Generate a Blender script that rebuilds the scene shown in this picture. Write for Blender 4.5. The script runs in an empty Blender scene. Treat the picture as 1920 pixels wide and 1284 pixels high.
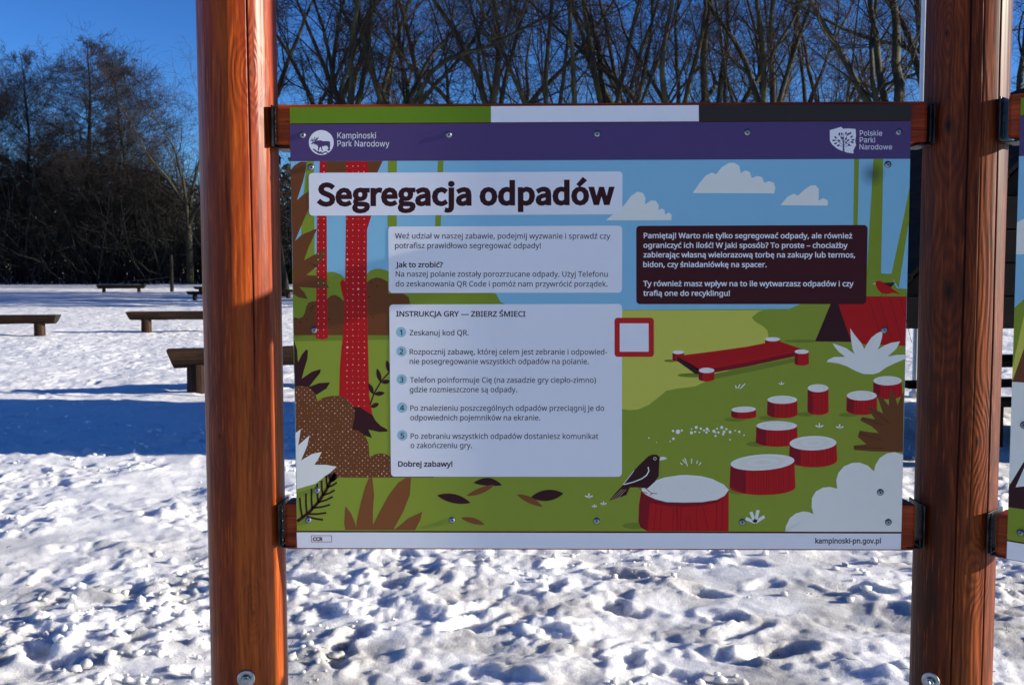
import bpy, bmesh, math, random
import numpy as np
from mathutils import Vector, Matrix

scn = bpy.context.scene
COL = scn.collection
R = math.radians

# ------------------------------------------------------------------ camera
F = 1950.0                                    # focal length in photograph pixels (1920 wide)
PANEL_Z = 1.05                                # height of the panel's lower edge above the snow
CAM = np.array([-0.1333, -2.0395, PANEL_Z + 0.5524])
YAW, PITCH, ROLL = 0.0176, -0.0692, -0.0023
def cam_rot():
    cy, sy = math.cos(YAW), math.sin(YAW); cp, sp = math.cos(PITCH), math.sin(PITCH); cr, sr = math.cos(ROLL), math.sin(ROLL)
    R0 = np.array([[1, 0, 0], [0, 0, -1], [0, 1, 0]], float)
    Rz = np.array([[cy, -sy, 0], [sy, cy, 0], [0, 0, 1]])
    Rx = np.array([[1, 0, 0], [0, cp, -sp], [0, sp, cp]])
    Rr = np.array([[cr, -sr, 0], [sr, cr, 0], [0, 0, 1]])
    return Rz @ Rx @ R0 @ Rr
CR = cam_rot()
cd = bpy.data.cameras.new('camera'); cam = bpy.data.objects.new('camera', cd); COL.objects.link(cam)
M = Matrix([list(CR[i]) + [CAM[i]] for i in range(3)] + [[0, 0, 0, 1]])
cam.matrix_world = M
cd.sensor_width = 36.0; cd.lens = 36.0 * F / 1920.0; cd.clip_start = 0.05; cd.clip_end = 2000
cd.dof.use_dof = True; cd.dof.focus_distance = 2.05; cd.dof.aperture_fstop = 18.0
scn.camera = cam

# ------------------------------------------------------------------ light
SUN_AZ, SUN_EL = 92.4, 14.3                   # azimuth clockwise from +y
w = bpy.data.worlds.new('World'); scn.world = w; w.use_nodes = True
nt = w.node_tree; nt.nodes.clear()
sky = nt.nodes.new('ShaderNodeTexSky'); sky.sky_type = 'NISHITA'; sky.sun_disc = False
sky.sun_elevation = R(SUN_EL); sky.sun_rotation = R(SUN_AZ)
sky.altitude = 900; sky.air_density = 1.0; sky.dust_density = 0.1; sky.ozone_density = 5.0
hs = nt.nodes.new('ShaderNodeHueSaturation'); hs.inputs['Saturation'].default_value = 1.02; hs.inputs['Hue'].default_value = 0.504
bg = nt.nodes.new('ShaderNodeBackground'); bg.inputs['Strength'].default_value = 0.035
wo = nt.nodes.new('ShaderNodeOutputWorld')
gm = nt.nodes.new('ShaderNodeGamma'); gm.inputs['Gamma'].default_value = 1.5
nt.links.new(sky.outputs[0], gm.inputs[0]); nt.links.new(gm.outputs[0], hs.inputs['Color']); nt.links.new(hs.outputs[0], bg.inputs[0]); nt.links.new(bg.outputs[0], wo.inputs[0])
sl = bpy.data.lights.new('sun', 'SUN'); sl.energy = 5.0; sl.angle = R(0.5); sl.color = (1.0, 0.915, 0.77)
so = bpy.data.objects.new('sun', sl); COL.objects.link(so)
sd = Vector((math.sin(R(SUN_AZ)) * math.cos(R(SUN_EL)), math.cos(R(SUN_AZ)) * math.cos(R(SUN_EL)), math.sin(R(SUN_EL))))
so.rotation_euler = sd.to_track_quat('Z', 'Y').to_euler(); so.location = (20, 0, 10)
vs = scn.view_settings; vs.view_transform = 'Standard'; vs.look = 'None'; vs.exposure = 1.18; vs.gamma = 1.0; vs.use_curve_mapping = False

# ------------------------------------------------------------------ helpers
rng = np.random.default_rng(7)
random.seed(7)
def ray(px, py):
    v = np.array([(px - 960) / F, -(py - 642) / F, -1.0])
    return CR @ v
def at_y(px, py, y):                          # the point of the vertical plane y=const seen at a pixel
    d = ray(px, py); t = (y - CAM[1]) / d[1]
    return CAM + d * t
def rise(x, y):                               # the meadow climbs very gently towards the wood
    d = np.asarray(y, float) - CAM[1]
    return np.maximum(0, d - 25) * 0.0115 * (d < 130) + (d >= 130) * 1.21

def tag(o, label=None, cat=None, group=None, kind=None):
    if label: o['label'] = label
    if cat: o['category'] = cat
    if group: o['group'] = group
    if kind: o['kind'] = kind
    return o
def empty(name, loc=(0, 0, 0), rz=0.0, parent=None):
    o = bpy.data.objects.new(name, None); COL.objects.link(o)
    o.empty_display_size = 0.1; o.location = loc; o.rotation_euler = (0, 0, rz)
    if parent: o.parent = parent
    return o
def link_mesh(name, me, mats=None, parent=None, smooth=False):
    if mats is not None:
        for m in (mats if isinstance(mats, (list, tuple)) else [mats]): me.materials.append(m)
    if smooth:
        me.polygons.foreach_set('use_smooth', [True] * len(me.polygons))
    o = bpy.data.objects.new(name, me); COL.objects.link(o)
    if parent: o.parent = parent
    return o
def bm_obj(name, bm, mats, parent=None, smooth=False):
    me = bpy.data.meshes.new(name); bm.to_mesh(me); bm.free()
    return link_mesh(name, me, mats, parent, smooth)
def copy_tree(o, parent=None):
    c = o.copy(); COL.objects.link(c); c.parent = parent
    for ch in list(o.children): copy_tree(ch, c)
    return c
def box_bm(bm, lo, hi, bevel=0.0, jitter=0.0):
    x0, y0, z0 = lo; x1, y1, z1 = hi
    b2 = bmesh.new()
    vs_ = [b2.verts.new(p) for p in ((x0, y0, z0), (x1, y0, z0), (x1, y1, z0), (x0, y1, z0), (x0, y0, z1), (x1, y0, z1), (x1, y1, z1), (x0, y1, z1))]
    for f in ((0, 3, 2, 1), (4, 5, 6, 7), (0, 1, 5, 4), (1, 2, 6, 5), (2, 3, 7, 6), (3, 0, 4, 7)):
        b2.faces.new([vs_[i] for i in f])
    if bevel: bmesh.ops.bevel(b2, geom=list(b2.edges), offset=bevel, segments=2, affect='EDGES', profile=0.6)
    me = bpy.data.meshes.new('tmp'); b2.to_mesh(me); b2.free(); bm.from_mesh(me); bpy.data.meshes.remove(me)
def box_obj(name, lo, hi, mat, parent=None, bevel=0.0):
    bm = bmesh.new(); box_bm(bm, lo, hi, bevel); return bm_obj(name, bm, mat, parent)
def lathe_mesh(name, prof, seg=24):           # profile of (radius, height) turned about z
    bm = bmesh.new(); rings = []
    for r, z in prof:
        if r < 1e-6: rings.append([bm.verts.new((0, 0, z))])
        else: rings.append([bm.verts.new((r * math.cos(2 * math.pi * k / seg), r * math.sin(2 * math.pi * k / seg), z)) for k in range(seg)])
    for a, b in zip(rings, rings[1:]):
        for k in range(seg):
            k2 = (k + 1) % seg
            if len(a) == 1: bm.faces.new((a[0], b[k], b[k2]))
            elif len(b) == 1: bm.faces.new((a[k], b[0], a[k2]))
            else: bm.faces.new((a[k], b[k], b[k2], a[k2]))
    bmesh.ops.recalc_face_normals(bm, faces=bm.faces)
    me = bpy.data.meshes.new(name); bm.to_mesh(me); bm.free(); return me

# ------------------------------------------------------------------ materials
class N:
    def __init__(s, name):
        s.m = bpy.data.materials.new(name); s.m.use_nodes = True; s.t = s.m.node_tree
        s.p = s.t.nodes['Principled BSDF']
    def n(s, typ, **kw):
        o = s.t.nodes.new(typ)
        for k, v in kw.items():
            if k.startswith('_'): setattr(o, k[1:], v)
            else:
                key = k.replace('__', ' ')
                o.inputs[key].default_value = v
        return o
    def l(s, a, b): s.t.links.new(a, b)
    def coord(s, scale=(1, 1, 1), kind='Object', loc=(0, 0, 0)):
        c = s.n('ShaderNodeTexCoord'); mp = s.n('ShaderNodeMapping'); mp.inputs['Scale'].default_value = scale; mp.inputs['Location'].default_value = loc
        s.l(c.outputs[kind], mp.inputs[0]); return mp.outputs[0]
    def noise(s, vec, scale=5, detail=4, rough=0.55, dist=0.0):
        o = s.n('ShaderNodeTexNoise', Scale=scale, Detail=detail, Roughness=rough, Distortion=dist); s.l(vec, o.inputs['Vector']); return o.outputs['Fac']
    def ramp(s, fac, stops):
        o = s.n('ShaderNodeValToRGB'); e = o.color_ramp.elements
        while len(e) < len(stops): e.new(0.5)
        for i, (p, c) in enumerate(stops):
            e[i].position = p; e[i].color = (*c, 1) if len(c) == 3 else c
        s.l(fac, o.inputs[0]); return o.outputs[0]
    def mix(s, fac, a, b, mode='MIX'):
        o = s.n('ShaderNodeMix', _data_type='RGBA', _blend_type=mode)
        for sock, v in ((o.inputs[0], fac), (o.inputs[6], a), (o.inputs[7], b)):
            if hasattr(v, 'is_output'): s.l(v, sock)
            else: sock.default_value = v if not isinstance(v, tuple) else ((*v, 1) if len(v) == 3 else v)
        return o.outputs[2]
    def math(s, op, a, b=0.0, c=0.0):
        o = s.n('ShaderNodeMath', _operation=op)
        for i, v in enumerate((a, b, c)):
            if hasattr(v, 'is_output'): s.l(v, o.inputs[i])
            else: o.inputs[i].default_value = v
        return o.outputs[0]
    def bump(s, h, strength=0.3, dist=0.01):
        o = s.n('ShaderNodeBump', Strength=strength, Distance=dist); s.l(h, o.inputs['Height']); s.l(o.outputs[0], s.p.inputs['Normal'])
    def base(s, c):
        if hasattr(c, 'is_output'): s.l(c, s.p.inputs['Base Color'])
        else: s.p.inputs['Base Color'].default_value = (*c, 1)
    def set(s, **kw):
        for k, v in kw.items(): s.p.inputs[k.replace('__', ' ')].default_value = v
        return s

def stained_wood(name, light, mid, dark, rough=0.38, coat=0.25, axis='z', knots=0.0, scale=1.0, off=(0, 0, 0), grey=0.0, spots=(), crack=False, figure=0.45):
    s = N(name)
    st = {'z': (1, 1, 0.055), 'x': (0.055, 1, 1), 'y': (1, 0.055, 1)}[axis]
    v = s.coord(tuple(a * scale for a in st), loc=off)
    fibre = s.noise(v, 90, 5, 0.6)
    broad = s.noise(v, 14, 4, 0.5, 0.4)
    phase = s.math('MULTIPLY', s.noise(v, 9, 3, 0.45, 0.3), 95.0)
    kmask = None
    for (kx, ky, kz, kr) in spots:
        mp = s.coord((1, 1, 0.42)); dn = s.n('ShaderNodeVectorMath', _operation='DISTANCE'); s.l(mp, dn.inputs[0]); dn.inputs[1].default_value = (kx, ky, kz * 0.42)
        dd = s.math('ADD', dn.outputs['Value'], s.math('MULTIPLY', s.noise(s.coord((1, 1, 1)), 60, 3), 0.004))
        g_ = s.math('EXPONENT', s.math('MULTIPLY', s.math('POWER', s.math('DIVIDE', dd, kr * 4.2), 2.0), -1.0))
        phase = s.math('ADD', phase, s.math('MULTIPLY', g_, 34.0))
        km = s.ramp(s.math('DIVIDE', dd, kr), [(0.35, (1, 1, 1)), (0.95, (0, 0, 0))])
        kmask = km if kmask is None else s.math('MAXIMUM', kmask, km)
    grain = s.math('SINE', phase)
    grain = s.math('MULTIPLY_ADD', grain, 0.5, 0.5)
    c = s.ramp(broad, [(0.30, dark), (0.50, mid), (0.72, light)])
    c = s.mix(s.math('MULTIPLY', grain, figure), c, dark)
    hair = s.noise(v, 230, 3, 0.6)
    c = s.mix(s.math('MULTIPLY', s.ramp(fibre, [(0.54, (0, 0, 0)), (0.68, (1, 1, 1))]), 0.6), c, tuple(x * 0.4 for x in dark))
    c = s.mix(s.math('MULTIPLY', s.ramp(hair, [(0.50, (0, 0, 0)), (0.70, (1, 1, 1))]), 0.5), c, tuple(x * 0.6 for x in dark))
    c = s.mix(s.math('MULTIPLY', s.ramp(hair, [(0.30, (1, 1, 1)), (0.44, (0, 0, 0))]), 0.35), c, tuple(min(1, x * 1.35) for x in light))
    if kmask is not None: c = s.mix(s.math('MULTIPLY', kmask, 0.93), c, (0.008, 0.004, 0.003))
    if crack:
        at = s.n('ShaderNodeAttribute', _attribute_name='crack'); c = s.mix(at.outputs['Fac'], c, (0.006, 0.003, 0.002))  # inside of the splits painted dark: crevice shade and dirt put into the colour
    if knots:
        k = s.n('ShaderNodeTexVoronoi', Scale=1.0, Randomness=1.0); s.l(s.coord((5.2 * scale, 5.2 * scale, 2.1 * scale), loc=off), k.inputs['Vector'])
        kd = s.ramp(k.outputs['Distance'], [(0.0, (1, 1, 1)), (0.055, (0.9, 0.9, 0.9)), (0.13, (0, 0, 0))])
        c = s.mix(s.math('MULTIPLY', kd, knots), c, tuple(x * 0.16 for x in dark))
    if grey:
        g = s.ramp(s.noise(s.coord((26, 26, 4)), 1.0, 6, 0.7), [(0.56, (0, 0, 0)), (0.66, (1, 1, 1))])
        c = s.mix(s.math('MULTIPLY', g, grey), c, (0.012, 0.009, 0.007))
    s.base(c)
    s.set(Roughness=rough, Coat__Weight=coat, Coat__Roughness=0.3); s.p.inputs['Specular IOR Level'].default_value = 0.12
    s.bump(s.math('ADD', fibre, s.math('MULTIPLY', grain, 0.5)), 0.45, 0.0018)
    return s.m

def bare_material(name, c1, c2, rough=0.6, metal=0.0, scale=20, bump=0.2):
    s = N(name); v = s.coord(); n_ = s.noise(v, scale, 5, 0.6)
    s.base(s.ramp(n_, [(0.35, c1), (0.65, c2)])); s.set(Roughness=rough, Metallic=metal); s.p.inputs['Specular IOR Level'].default_value = 0.15 if rough > .7 else 0.4; s.bump(n_, bump, 0.003)
    return s.m

M_POST_L = stained_wood('varnished_post_wood', (0.47, 0.108, 0.011), (0.25, 0.038, 0.004), (0.105, 0.011, 0.002), 0.40, 0.10, 'z', 0.0, 1.0, spots=((0.042, -0.062, 1.98, 0.007), (-0.03, -0.07, 1.28, 0.006), (0.03, -0.07, 0.93, 0.005)), crack=True, figure=0.22)
M_POST_R = stained_wood('weathered_post_wood', (0.33, 0.075, 0.013), (0.12, 0.021, 0.004), (0.032, 0.006, 0.002), 0.55, 0.05, 'z', 0.0, 1.0, (3.1, 1.7, 0.35), 0.55, spots=((-0.055, -0.055, 1.875, 0.013), (-0.048, -0.06, 1.56, 0.014), (0.008, -0.077, 1.27, 0.009), (-0.06, -0.048, 2.05, 0.007), (0.02, -0.074, 1.02, 0.006)), crack=True)
M_RAIL = stained_wood('stained_rail_wood', (0.50, 0.085, 0.010), (0.36, 0.050, 0.006), (0.18, 0.020, 0.003), 0.5, 0.1, 'x', 0.0, 1.2)
M_CRACK = N('crack_dark').set(Roughness=1.0); M_CRACK.base((0.01, 0.005, 0.003)); M_CRACK = M_CRACK.m
M_STEEL = bare_material('galvanised_steel', (0.22, 0.25, 0.27), (0.42, 0.46, 0.48), 0.38, 1.0, 60, 0.05)
M_BRACKET = bare_material('dark_bracket_steel', (0.012, 0.013, 0.015), (0.05, 0.055, 0.06), 0.35, 0.8, 40, 0.1)
M_BENCH = stained_wood('dark_log_wood', (0.060, 0.029, 0.015), (0.034, 0.017, 0.010), (0.014, 0.008, 0.006), 0.7, 0.0, 'x', 0.0, 1.0)
M_BENCH_LEG = stained_wood('dark_stump_wood', (0.060, 0.029, 0.015), (0.034, 0.017, 0.010), (0.014, 0.008, 0.006), 0.7, 0.0, 'z', 0.0, 1.0)
M_ENDGRAIN = bare_material('dark_end_grain', (0.010, 0.008, 0.008), (0.026, 0.02, 0.017), 0.8, 0.0, 30)  # log ends, darker than the seat wood
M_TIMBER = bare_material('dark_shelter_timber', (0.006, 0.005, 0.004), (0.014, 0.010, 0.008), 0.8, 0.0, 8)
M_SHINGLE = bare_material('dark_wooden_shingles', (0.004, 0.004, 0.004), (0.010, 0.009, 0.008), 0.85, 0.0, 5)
M_WHITE = bare_material('white_painted_steel', (0.66, 0.66, 0.66), (0.74, 0.74, 0.73), 0.4, 0.0, 8, 0.03)

def bark(name, a, b, green=0.0):
    s = N(name); v = s.coord((1, 1, 0.25)); n_ = s.noise(v, 9, 5, 0.65)
    c = s.ramp(n_, [(0.35, a), (0.68, b)])
    if green:
        g = s.ramp(s.noise(s.coord(), 1.3, 3, 0.6), [(0.42, (0, 0, 0)), (0.6, (1, 1, 1))])
        c = s.mix(s.math('MULTIPLY', g, green), c, (0.050, 0.055, 0.018))
    s.base(c); s.set(Roughness=0.9); s.bump(n_, 0.6, 0.04); return s.m
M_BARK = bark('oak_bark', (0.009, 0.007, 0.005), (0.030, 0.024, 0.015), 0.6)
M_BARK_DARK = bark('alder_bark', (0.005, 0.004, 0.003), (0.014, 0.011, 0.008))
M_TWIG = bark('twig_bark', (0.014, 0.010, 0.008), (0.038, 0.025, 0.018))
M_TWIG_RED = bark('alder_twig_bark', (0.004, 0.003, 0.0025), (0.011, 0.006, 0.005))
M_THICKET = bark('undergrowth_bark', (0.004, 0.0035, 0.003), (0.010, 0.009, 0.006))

def snow_material():
    s = N('snow')
    v = s.coord()
    fine = s.noise(v, 90, 4, 0.7); mid = s.noise(v, 11, 5, 0.6); big = s.noise(v, 0.9, 4, 0.6)
    sep = s.n('ShaderNodeSeparateXYZ'); s.l(v, sep.inputs[0])
    near = s.n('ShaderNodeMapRange'); s.l(sep.outputs[1], near.inputs[0])
    near.inputs[1].default_value = 4.8; near.inputs[2].default_value = 2.9; near.inputs[3].default_value = 0; near.inputs[4].default_value = 1
    slush = s.ramp(s.noise(v, 1.7, 5, 0.6), [(0.44, (0, 0, 0)), (0.60, (1, 1, 1))])
    c = s.ramp(big, [(0.3, (0.83, 0.84, 0.86)), (0.7, (0.89, 0.89, 0.89))])
    c = s.mix(s.math('MULTIPLY', s.math('MULTIPLY', slush, near.outputs[0]), 0.85), c, (0.40, 0.39, 0.37))
    c = s.mix(s.math('MULTIPLY', s.math('GREATER_THAN', fine, 0.73), 0.35), c, (0.36, 0.30, 0.22))
    grain = s.ramp(s.noise(v, 170, 2, 0.6), [(0.35, (0.80, 0.81, 0.83)), (0.6, (1, 1, 1))])
    c = s.mix(1.0, c, grain, 'MULTIPLY')
    s.base(c)
    s.set(Roughness=0.55, Subsurface__Weight=0.85, Subsurface__Scale=0.07, Subsurface__Radius=(1.0, 0.95, 0.9))
    far = s.n('ShaderNodeMapRange'); s.l(sep.outputs[1], far.inputs[0]); far.inputs[1].default_value = 7; far.inputs[2].default_value = 16
    coarse = s.math('MULTIPLY', s.math('MULTIPLY', s.noise(s.coord((1, 0.8, 1)), 3.4, 4, 0.6), far.outputs[0]), 0.13)
    hh = s.math('ADD', s.math('ADD', s.math('MULTIPLY', mid, 0.018), s.math('MULTIPLY', fine, 0.011)), coarse)
    s.bump(hh, 0.8, 1.0)
    return s.m
M_SNOW = snow_material()

# ------------------------------------------------------------------ snow ground
def hsh(ix, iy, k):
    h = (ix.astype(np.int64) * 374761393 + iy.astype(np.int64) * 668265263 + k * 1442695041) & 0x7fffffff
    h = ((h ^ (h >> 13)) * 1274126177) & 0x7fffffff
    h = ((h ^ (h >> 16)) * 1103515245) & 0x7fffffff
    return (h ^ (h >> 11)).astype(np.float64) / 0x7fffffff
def vnoise(x, y, k=0):
    ix = np.floor(x); iy = np.floor(y); fx = x - ix; fy = y - iy
    fx = fx * fx * fx * (fx * (fx * 6 - 15) + 10); fy = fy * fy * fy * (fy * (fy * 6 - 15) + 10)
    a = hsh(ix, iy, k); b = hsh(ix + 1, iy, k); c = hsh(ix, iy + 1, k); d = hsh(ix + 1, iy + 1, k)
    return (a + (b - a) * fx + (c - a) * fy + (a - b - c + d) * fx * fy) * 2 - 1
def fbm(x, y, o, k=0, g=0.5):
    s_ = 0; a = 1
    for i in range(o):
        ca, sa = math.cos(i * 1.1 + 0.3), math.sin(i * 1.1 + 0.3)
        s_ = s_ + a * vnoise((x * ca - y * sa) * 2 ** i, (x * sa + y * ca) * 2 ** i, k + i * 17); a *= g
    return s_
def prints(x, y, cell, k, depth, la, lb, density=0.8):
    wx = x + 0.03 * vnoise(x * 9, y * 9, k + 5) + 0.014 * vnoise(x * 24, y * 24, k + 7); wy = y + 0.03 * vnoise(x * 9, y * 9, k + 6) + 0.014 * vnoise(x * 24, y * 24, k + 8)
    ix = np.floor(x / cell); iy = np.floor(y / cell); out = np.zeros_like(x)
    for dx in (-1, 0, 1):
        for dy in (-1, 0, 1):
            jx = ix + dx; jy = iy + dy
            cx = (jx + 0.15 + 0.7 * hsh(jx, jy, k)) * cell; cy = (jy + 0.15 + 0.7 * hsh(jx, jy, k + 1)) * cell
            an = hsh(jx, jy, k + 2) * math.pi; on = (hsh(jx, jy, k + 3) < density) * (0.5 + 0.8 * hsh(jx, jy, k + 4))
            u = (wx - cx) * np.cos(an) + (wy - cy) * np.sin(an); v = -(wx - cx) * np.sin(an) + (wy - cy) * np.cos(an)
            r = np.sqrt((u / la) ** 2 + (v / lb) ** 2)
            t = np.clip((1.35 - r) / 0.8, 0, 1); pit = t * t * (3 - 2 * t)
            rim = np.exp(-((r - 1.45) / 0.28) ** 2)
            out += on * (-depth * pit + depth * 0.42 * rim)
    return out
def snow_height(x, y):
    d = np.maximum(y - CAM[1], 0.5)
    near = np.clip((30 - d) / 22, 0, 1); near = near * near * (3 - 2 * near)
    near2 = np.clip((13 - d) / 5, 0, 1)
    rough_patch = np.clip(0.66 + 0.55 * fbm(x * 0.75 + 4, y * 0.75, 3, 90), 0.10, 1.2)
    h = 0.035 * fbm(x * 0.45, y * 0.45, 3, 11) + 0.013 * fbm(x * 1.7, y * 1.7, 2, 21)
    # wind and foot-worn relief of the open field, still there far off
    h += (0.25 + 0.75 * near) * 0.024 * (np.abs(fbm(x * 1.3 + 7, y * 2.3, 3, 31)) - 0.45)
    churn = prints(x, y, 0.60, 41, 0.034, 0.15, 0.065) + prints(x + 9.3, y - 2.1, 0.41, 61, 0.024, 0.11, 0.06, 0.6)
    h += churn * rough_patch * (0.30 + 0.55 * near)
    wx = x + 0.05 * vnoise(x * 4, y * 4, 201); wy = y + 0.05 * vnoise(x * 4, y * 4, 202)
    b = 0.55 * np.abs(vnoise(wx * 3.1, wy * 3.1, 71)) + 0.55 * np.abs(vnoise(wx * 7.3, wy * 7.3, 72)) + 0.50 * np.abs(vnoise(wx * 15, wy * 15, 73)) + 0.34 * np.abs(vnoise(wx * 31, wy * 31, 74))
    h += near * rough_patch * (0.026 * b * np.clip(0.6 + 0.8 * fbm(x * 1.1, y * 1.1, 2, 55), 0.12, 1.15))
    clod = np.clip(vnoise(x * 11, y * 11, 101) - 0.30, 0, 1) ** 0.75
    clod2 = np.clip(vnoise(x * 25, y * 25, 102) - 0.25, 0, 1) ** 0.8
    sel = np.clip(fbm(x * 1.6, y * 1.6, 2, 103) + 0.35, 0, 1)
    h += near2 * sel * (0.042 * clod + 0.022 * clod2)
    return h + rise(x, y)

def make_ground():
    ds = [2.6]
    while ds[-1] < 420: ds.append(ds[-1] + 0.0125 * (max(ds[-1], 3.6) / 4) ** 1.62)
    d = np.array(ds); ncol = 760
    u = np.linspace(-1, 1, ncol)
    X = u[None, :] * (0.80 * d[:, None] + 1.5) + 0.05 * d[:, None]; Y = np.repeat(d[:, None] + CAM[1], ncol, 1)
    Z = snow_height(X, Y)
    # shallow dips where the ends of the sheet pass under the coarse surround
    Z[0, :] = -0.3; Z[:, 0] = -0.3; Z[:, -1] = -0.3
    nr = len(d); co = np.stack([X, Y, Z], 2).reshape(-1, 3)
    i = np.arange(nr - 1)[:, None] * ncol + np.arange(ncol - 1)[None, :]
    q = np.stack([i, i + 1, i + 1 + ncol, i + ncol], 2).reshape(-1, 4)
    me = bpy.data.meshes.new('snow_ground'); me.vertices.add(len(co)); me.vertices.foreach_set('co', co.ravel())
    me.loops.add(q.size); me.loops.foreach_set('vertex_index', q.ravel().astype(np.int32))
    me.polygons.add(len(q)); me.polygons.foreach_set('loop_start', np.arange(len(q), dtype=np.int32) * 4)
    me.update(calc_edges=True); me.polygons.foreach_set('use_smooth', np.ones(len(q), bool))
    o = link_mesh('snow_ground', me, M_SNOW); tag(o, 'trodden sunlit snow covering the meadow', kind='structure')
    # coarse surround, behind the camera and to the sides
    n = 300; g = np.sign(np.linspace(-1, 1, n)) * np.abs(np.linspace(-1, 1, n)) ** 2.2 * 700
    gx, gy = np.meshgrid(g, g); gz = -0.02 + 0.05 * fbm(gx * 1.1, gy * 1.1, 4, 5, 0.6) * (np.hypot(gx, gy) < 40)
    gz = np.where((gy > 0.4) & (gy < 430) & (np.abs(gx) < 0.74 * (gy + 2.1)), -0.4, gz)
    co = np.stack([gx, gy, gz], 2).reshape(-1, 3)
    i = np.arange(n - 1)[:, None] * n + np.arange(n - 1)[None, :]
    q = np.stack([i, i + 1, i + 1 + n, i + n], 2).reshape(-1, 4)
    me = bpy.data.meshes.new('snow_field'); me.from_pydata(co.tolist(), [], q.tolist())
    o2 = link_mesh('snow_field', me, M_SNOW, smooth=True); tag(o2, 'snow field reaching out round the meadow', kind='structure')
make_ground()

# loose snow clods kicked up near the boards
def make_clods():
    base = bmesh.new(); bmesh.ops.create_icosphere(base, subdivisions=1, radius=1.0)
    bv = np.array([v.co[:] for v in base.verts]); bf = np.array([[v.index for v in f.verts] for f in base.faces]); base.free()
    V = []; Fc = []; n = 0
    r = np.random.default_rng(3)
    m = 13000; d = 3.6 + 9 * r.random(m) ** 1.6; x = (r.random(m) * 2 - 1) * (0.6 * d + 0.8); y = d + CAM[1]
    ok = fbm(x * 1.1, y * 1.1, 2, 303) > 0.05; x, y = x[ok], y[ok]; z = snow_height(x, y); m = len(x)
    s_ = 0.0025 + 0.026 * r.random(m) ** 6
    q = bv[None] * (1 + 0.6 * (r.random((m, len(bv), 1)) - 0.5)) * np.array([1, 1, 0.8]) * s_[:, None, None] * (0.7 + 0.6 * r.random((m, 1, 3)))
    q = q + np.stack([x, y, z + s_ * 0.3], 1)[:, None]
    V = [q.reshape(-1, 3)]; Fc = [(bf[None] + (np.arange(m) * len(bv))[:, None, None]).reshape(-1, 3)]
    me = bpy.data.meshes.new('snow_clods'); me.from_pydata(np.concatenate(V).tolist(), [], np.concatenate(Fc).tolist())
    o = link_mesh('snow_clods', me, M_SNOW, smooth=True); tag(o, 'loose crumbs and clods of trodden snow', kind='stuff')
make_clods()

# ------------------------------------------------------------------ bare trees
def perp(d):
    a = np.where(np.abs(d[:, 2:3]) < 0.9, np.array([[0, 0, 1.0]]), np.array([[1.0, 0, 0]]))
    u = np.cross(d, a); u /= np.linalg.norm(u, axis=1, keepdims=True)
    return u, np.cross(d, u)
def norm(v): return v / np.maximum(np.linalg.norm(v, axis=-1, keepdims=True), 1e-9)
def grow_paths(r, P, D, L, rad, k, wig, up, taper):
    """N branches at once: k segments each, wandering by wig, bending up (or down) by up."""
    n = len(P); pts = np.zeros((n, k + 1, 3)); pts[:, 0] = P; d = norm(D)
    radii = np.zeros((n, k + 1)); radii[:, 0] = rad
    dirs = np.zeros((n, k + 1, 3)); dirs[:, 0] = d
    for i in range(k):
        d = norm(d + r.normal(0, wig, (n, 3)) + np.array([0, 0, up]))
        pts[:, i + 1] = pts[:, i] + d * (L / k)[:, None]; dirs[:, i + 1] = d
        radii[:, i + 1] = rad * (1 - (1 - taper) * (i + 1) / k)
    return pts, dirs, radii
def tubes(pts, radii, sides):
    n, m, _ = pts.shape
    d = norm(pts[:, -1] - pts[:, 0]); u, v = perp(d)
    a = np.arange(sides) * 2 * math.pi / sides
    ring = u[:, None, None] * np.cos(a)[None, None, :, None] + v[:, None, None] * np.sin(a)[None, None, :, None]
    V = (pts[:, :, None] + ring * radii[:, :, None, None]).reshape(-1, 3)
    b = (np.arange(n) * m * sides)[:, None, None] + (np.arange(m - 1) * sides)[None, :, None] + np.arange(sides)[None, None]
    s2 = (np.arange(sides) + 1) % sides
    b2 = (np.arange(n) * m * sides)[:, None, None] + (np.arange(m - 1) * sides)[None, :, None] + s2[None, None]
    Q = np.stack([b, b2, b2 + sides, b + sides], -1).reshape(-1, 4)
    return V, Q
def join(name, parts, mat):
    V = []; Q = []; n = 0
    for v, q in parts: V.append(v); Q.append(q + n); n += len(v)
    V = np.concatenate(V); Q = np.concatenate(Q)
    me = bpy.data.meshes.new(name); me.vertices.add(len(V)); me.vertices.foreach_set('co', V.ravel())
    me.loops.add(Q.size); me.loops.foreach_set('vertex_index', Q.ravel().astype(np.int32))
    me.polygons.add(len(Q)); me.polygons.foreach_set('loop_start', np.arange(len(Q), dtype=np.int32) * 4)
    me.update(calc_edges=True); me.polygons.foreach_set('use_smooth', np.ones(len(Q), bool))
    me.materials.append(mat); return me
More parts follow.
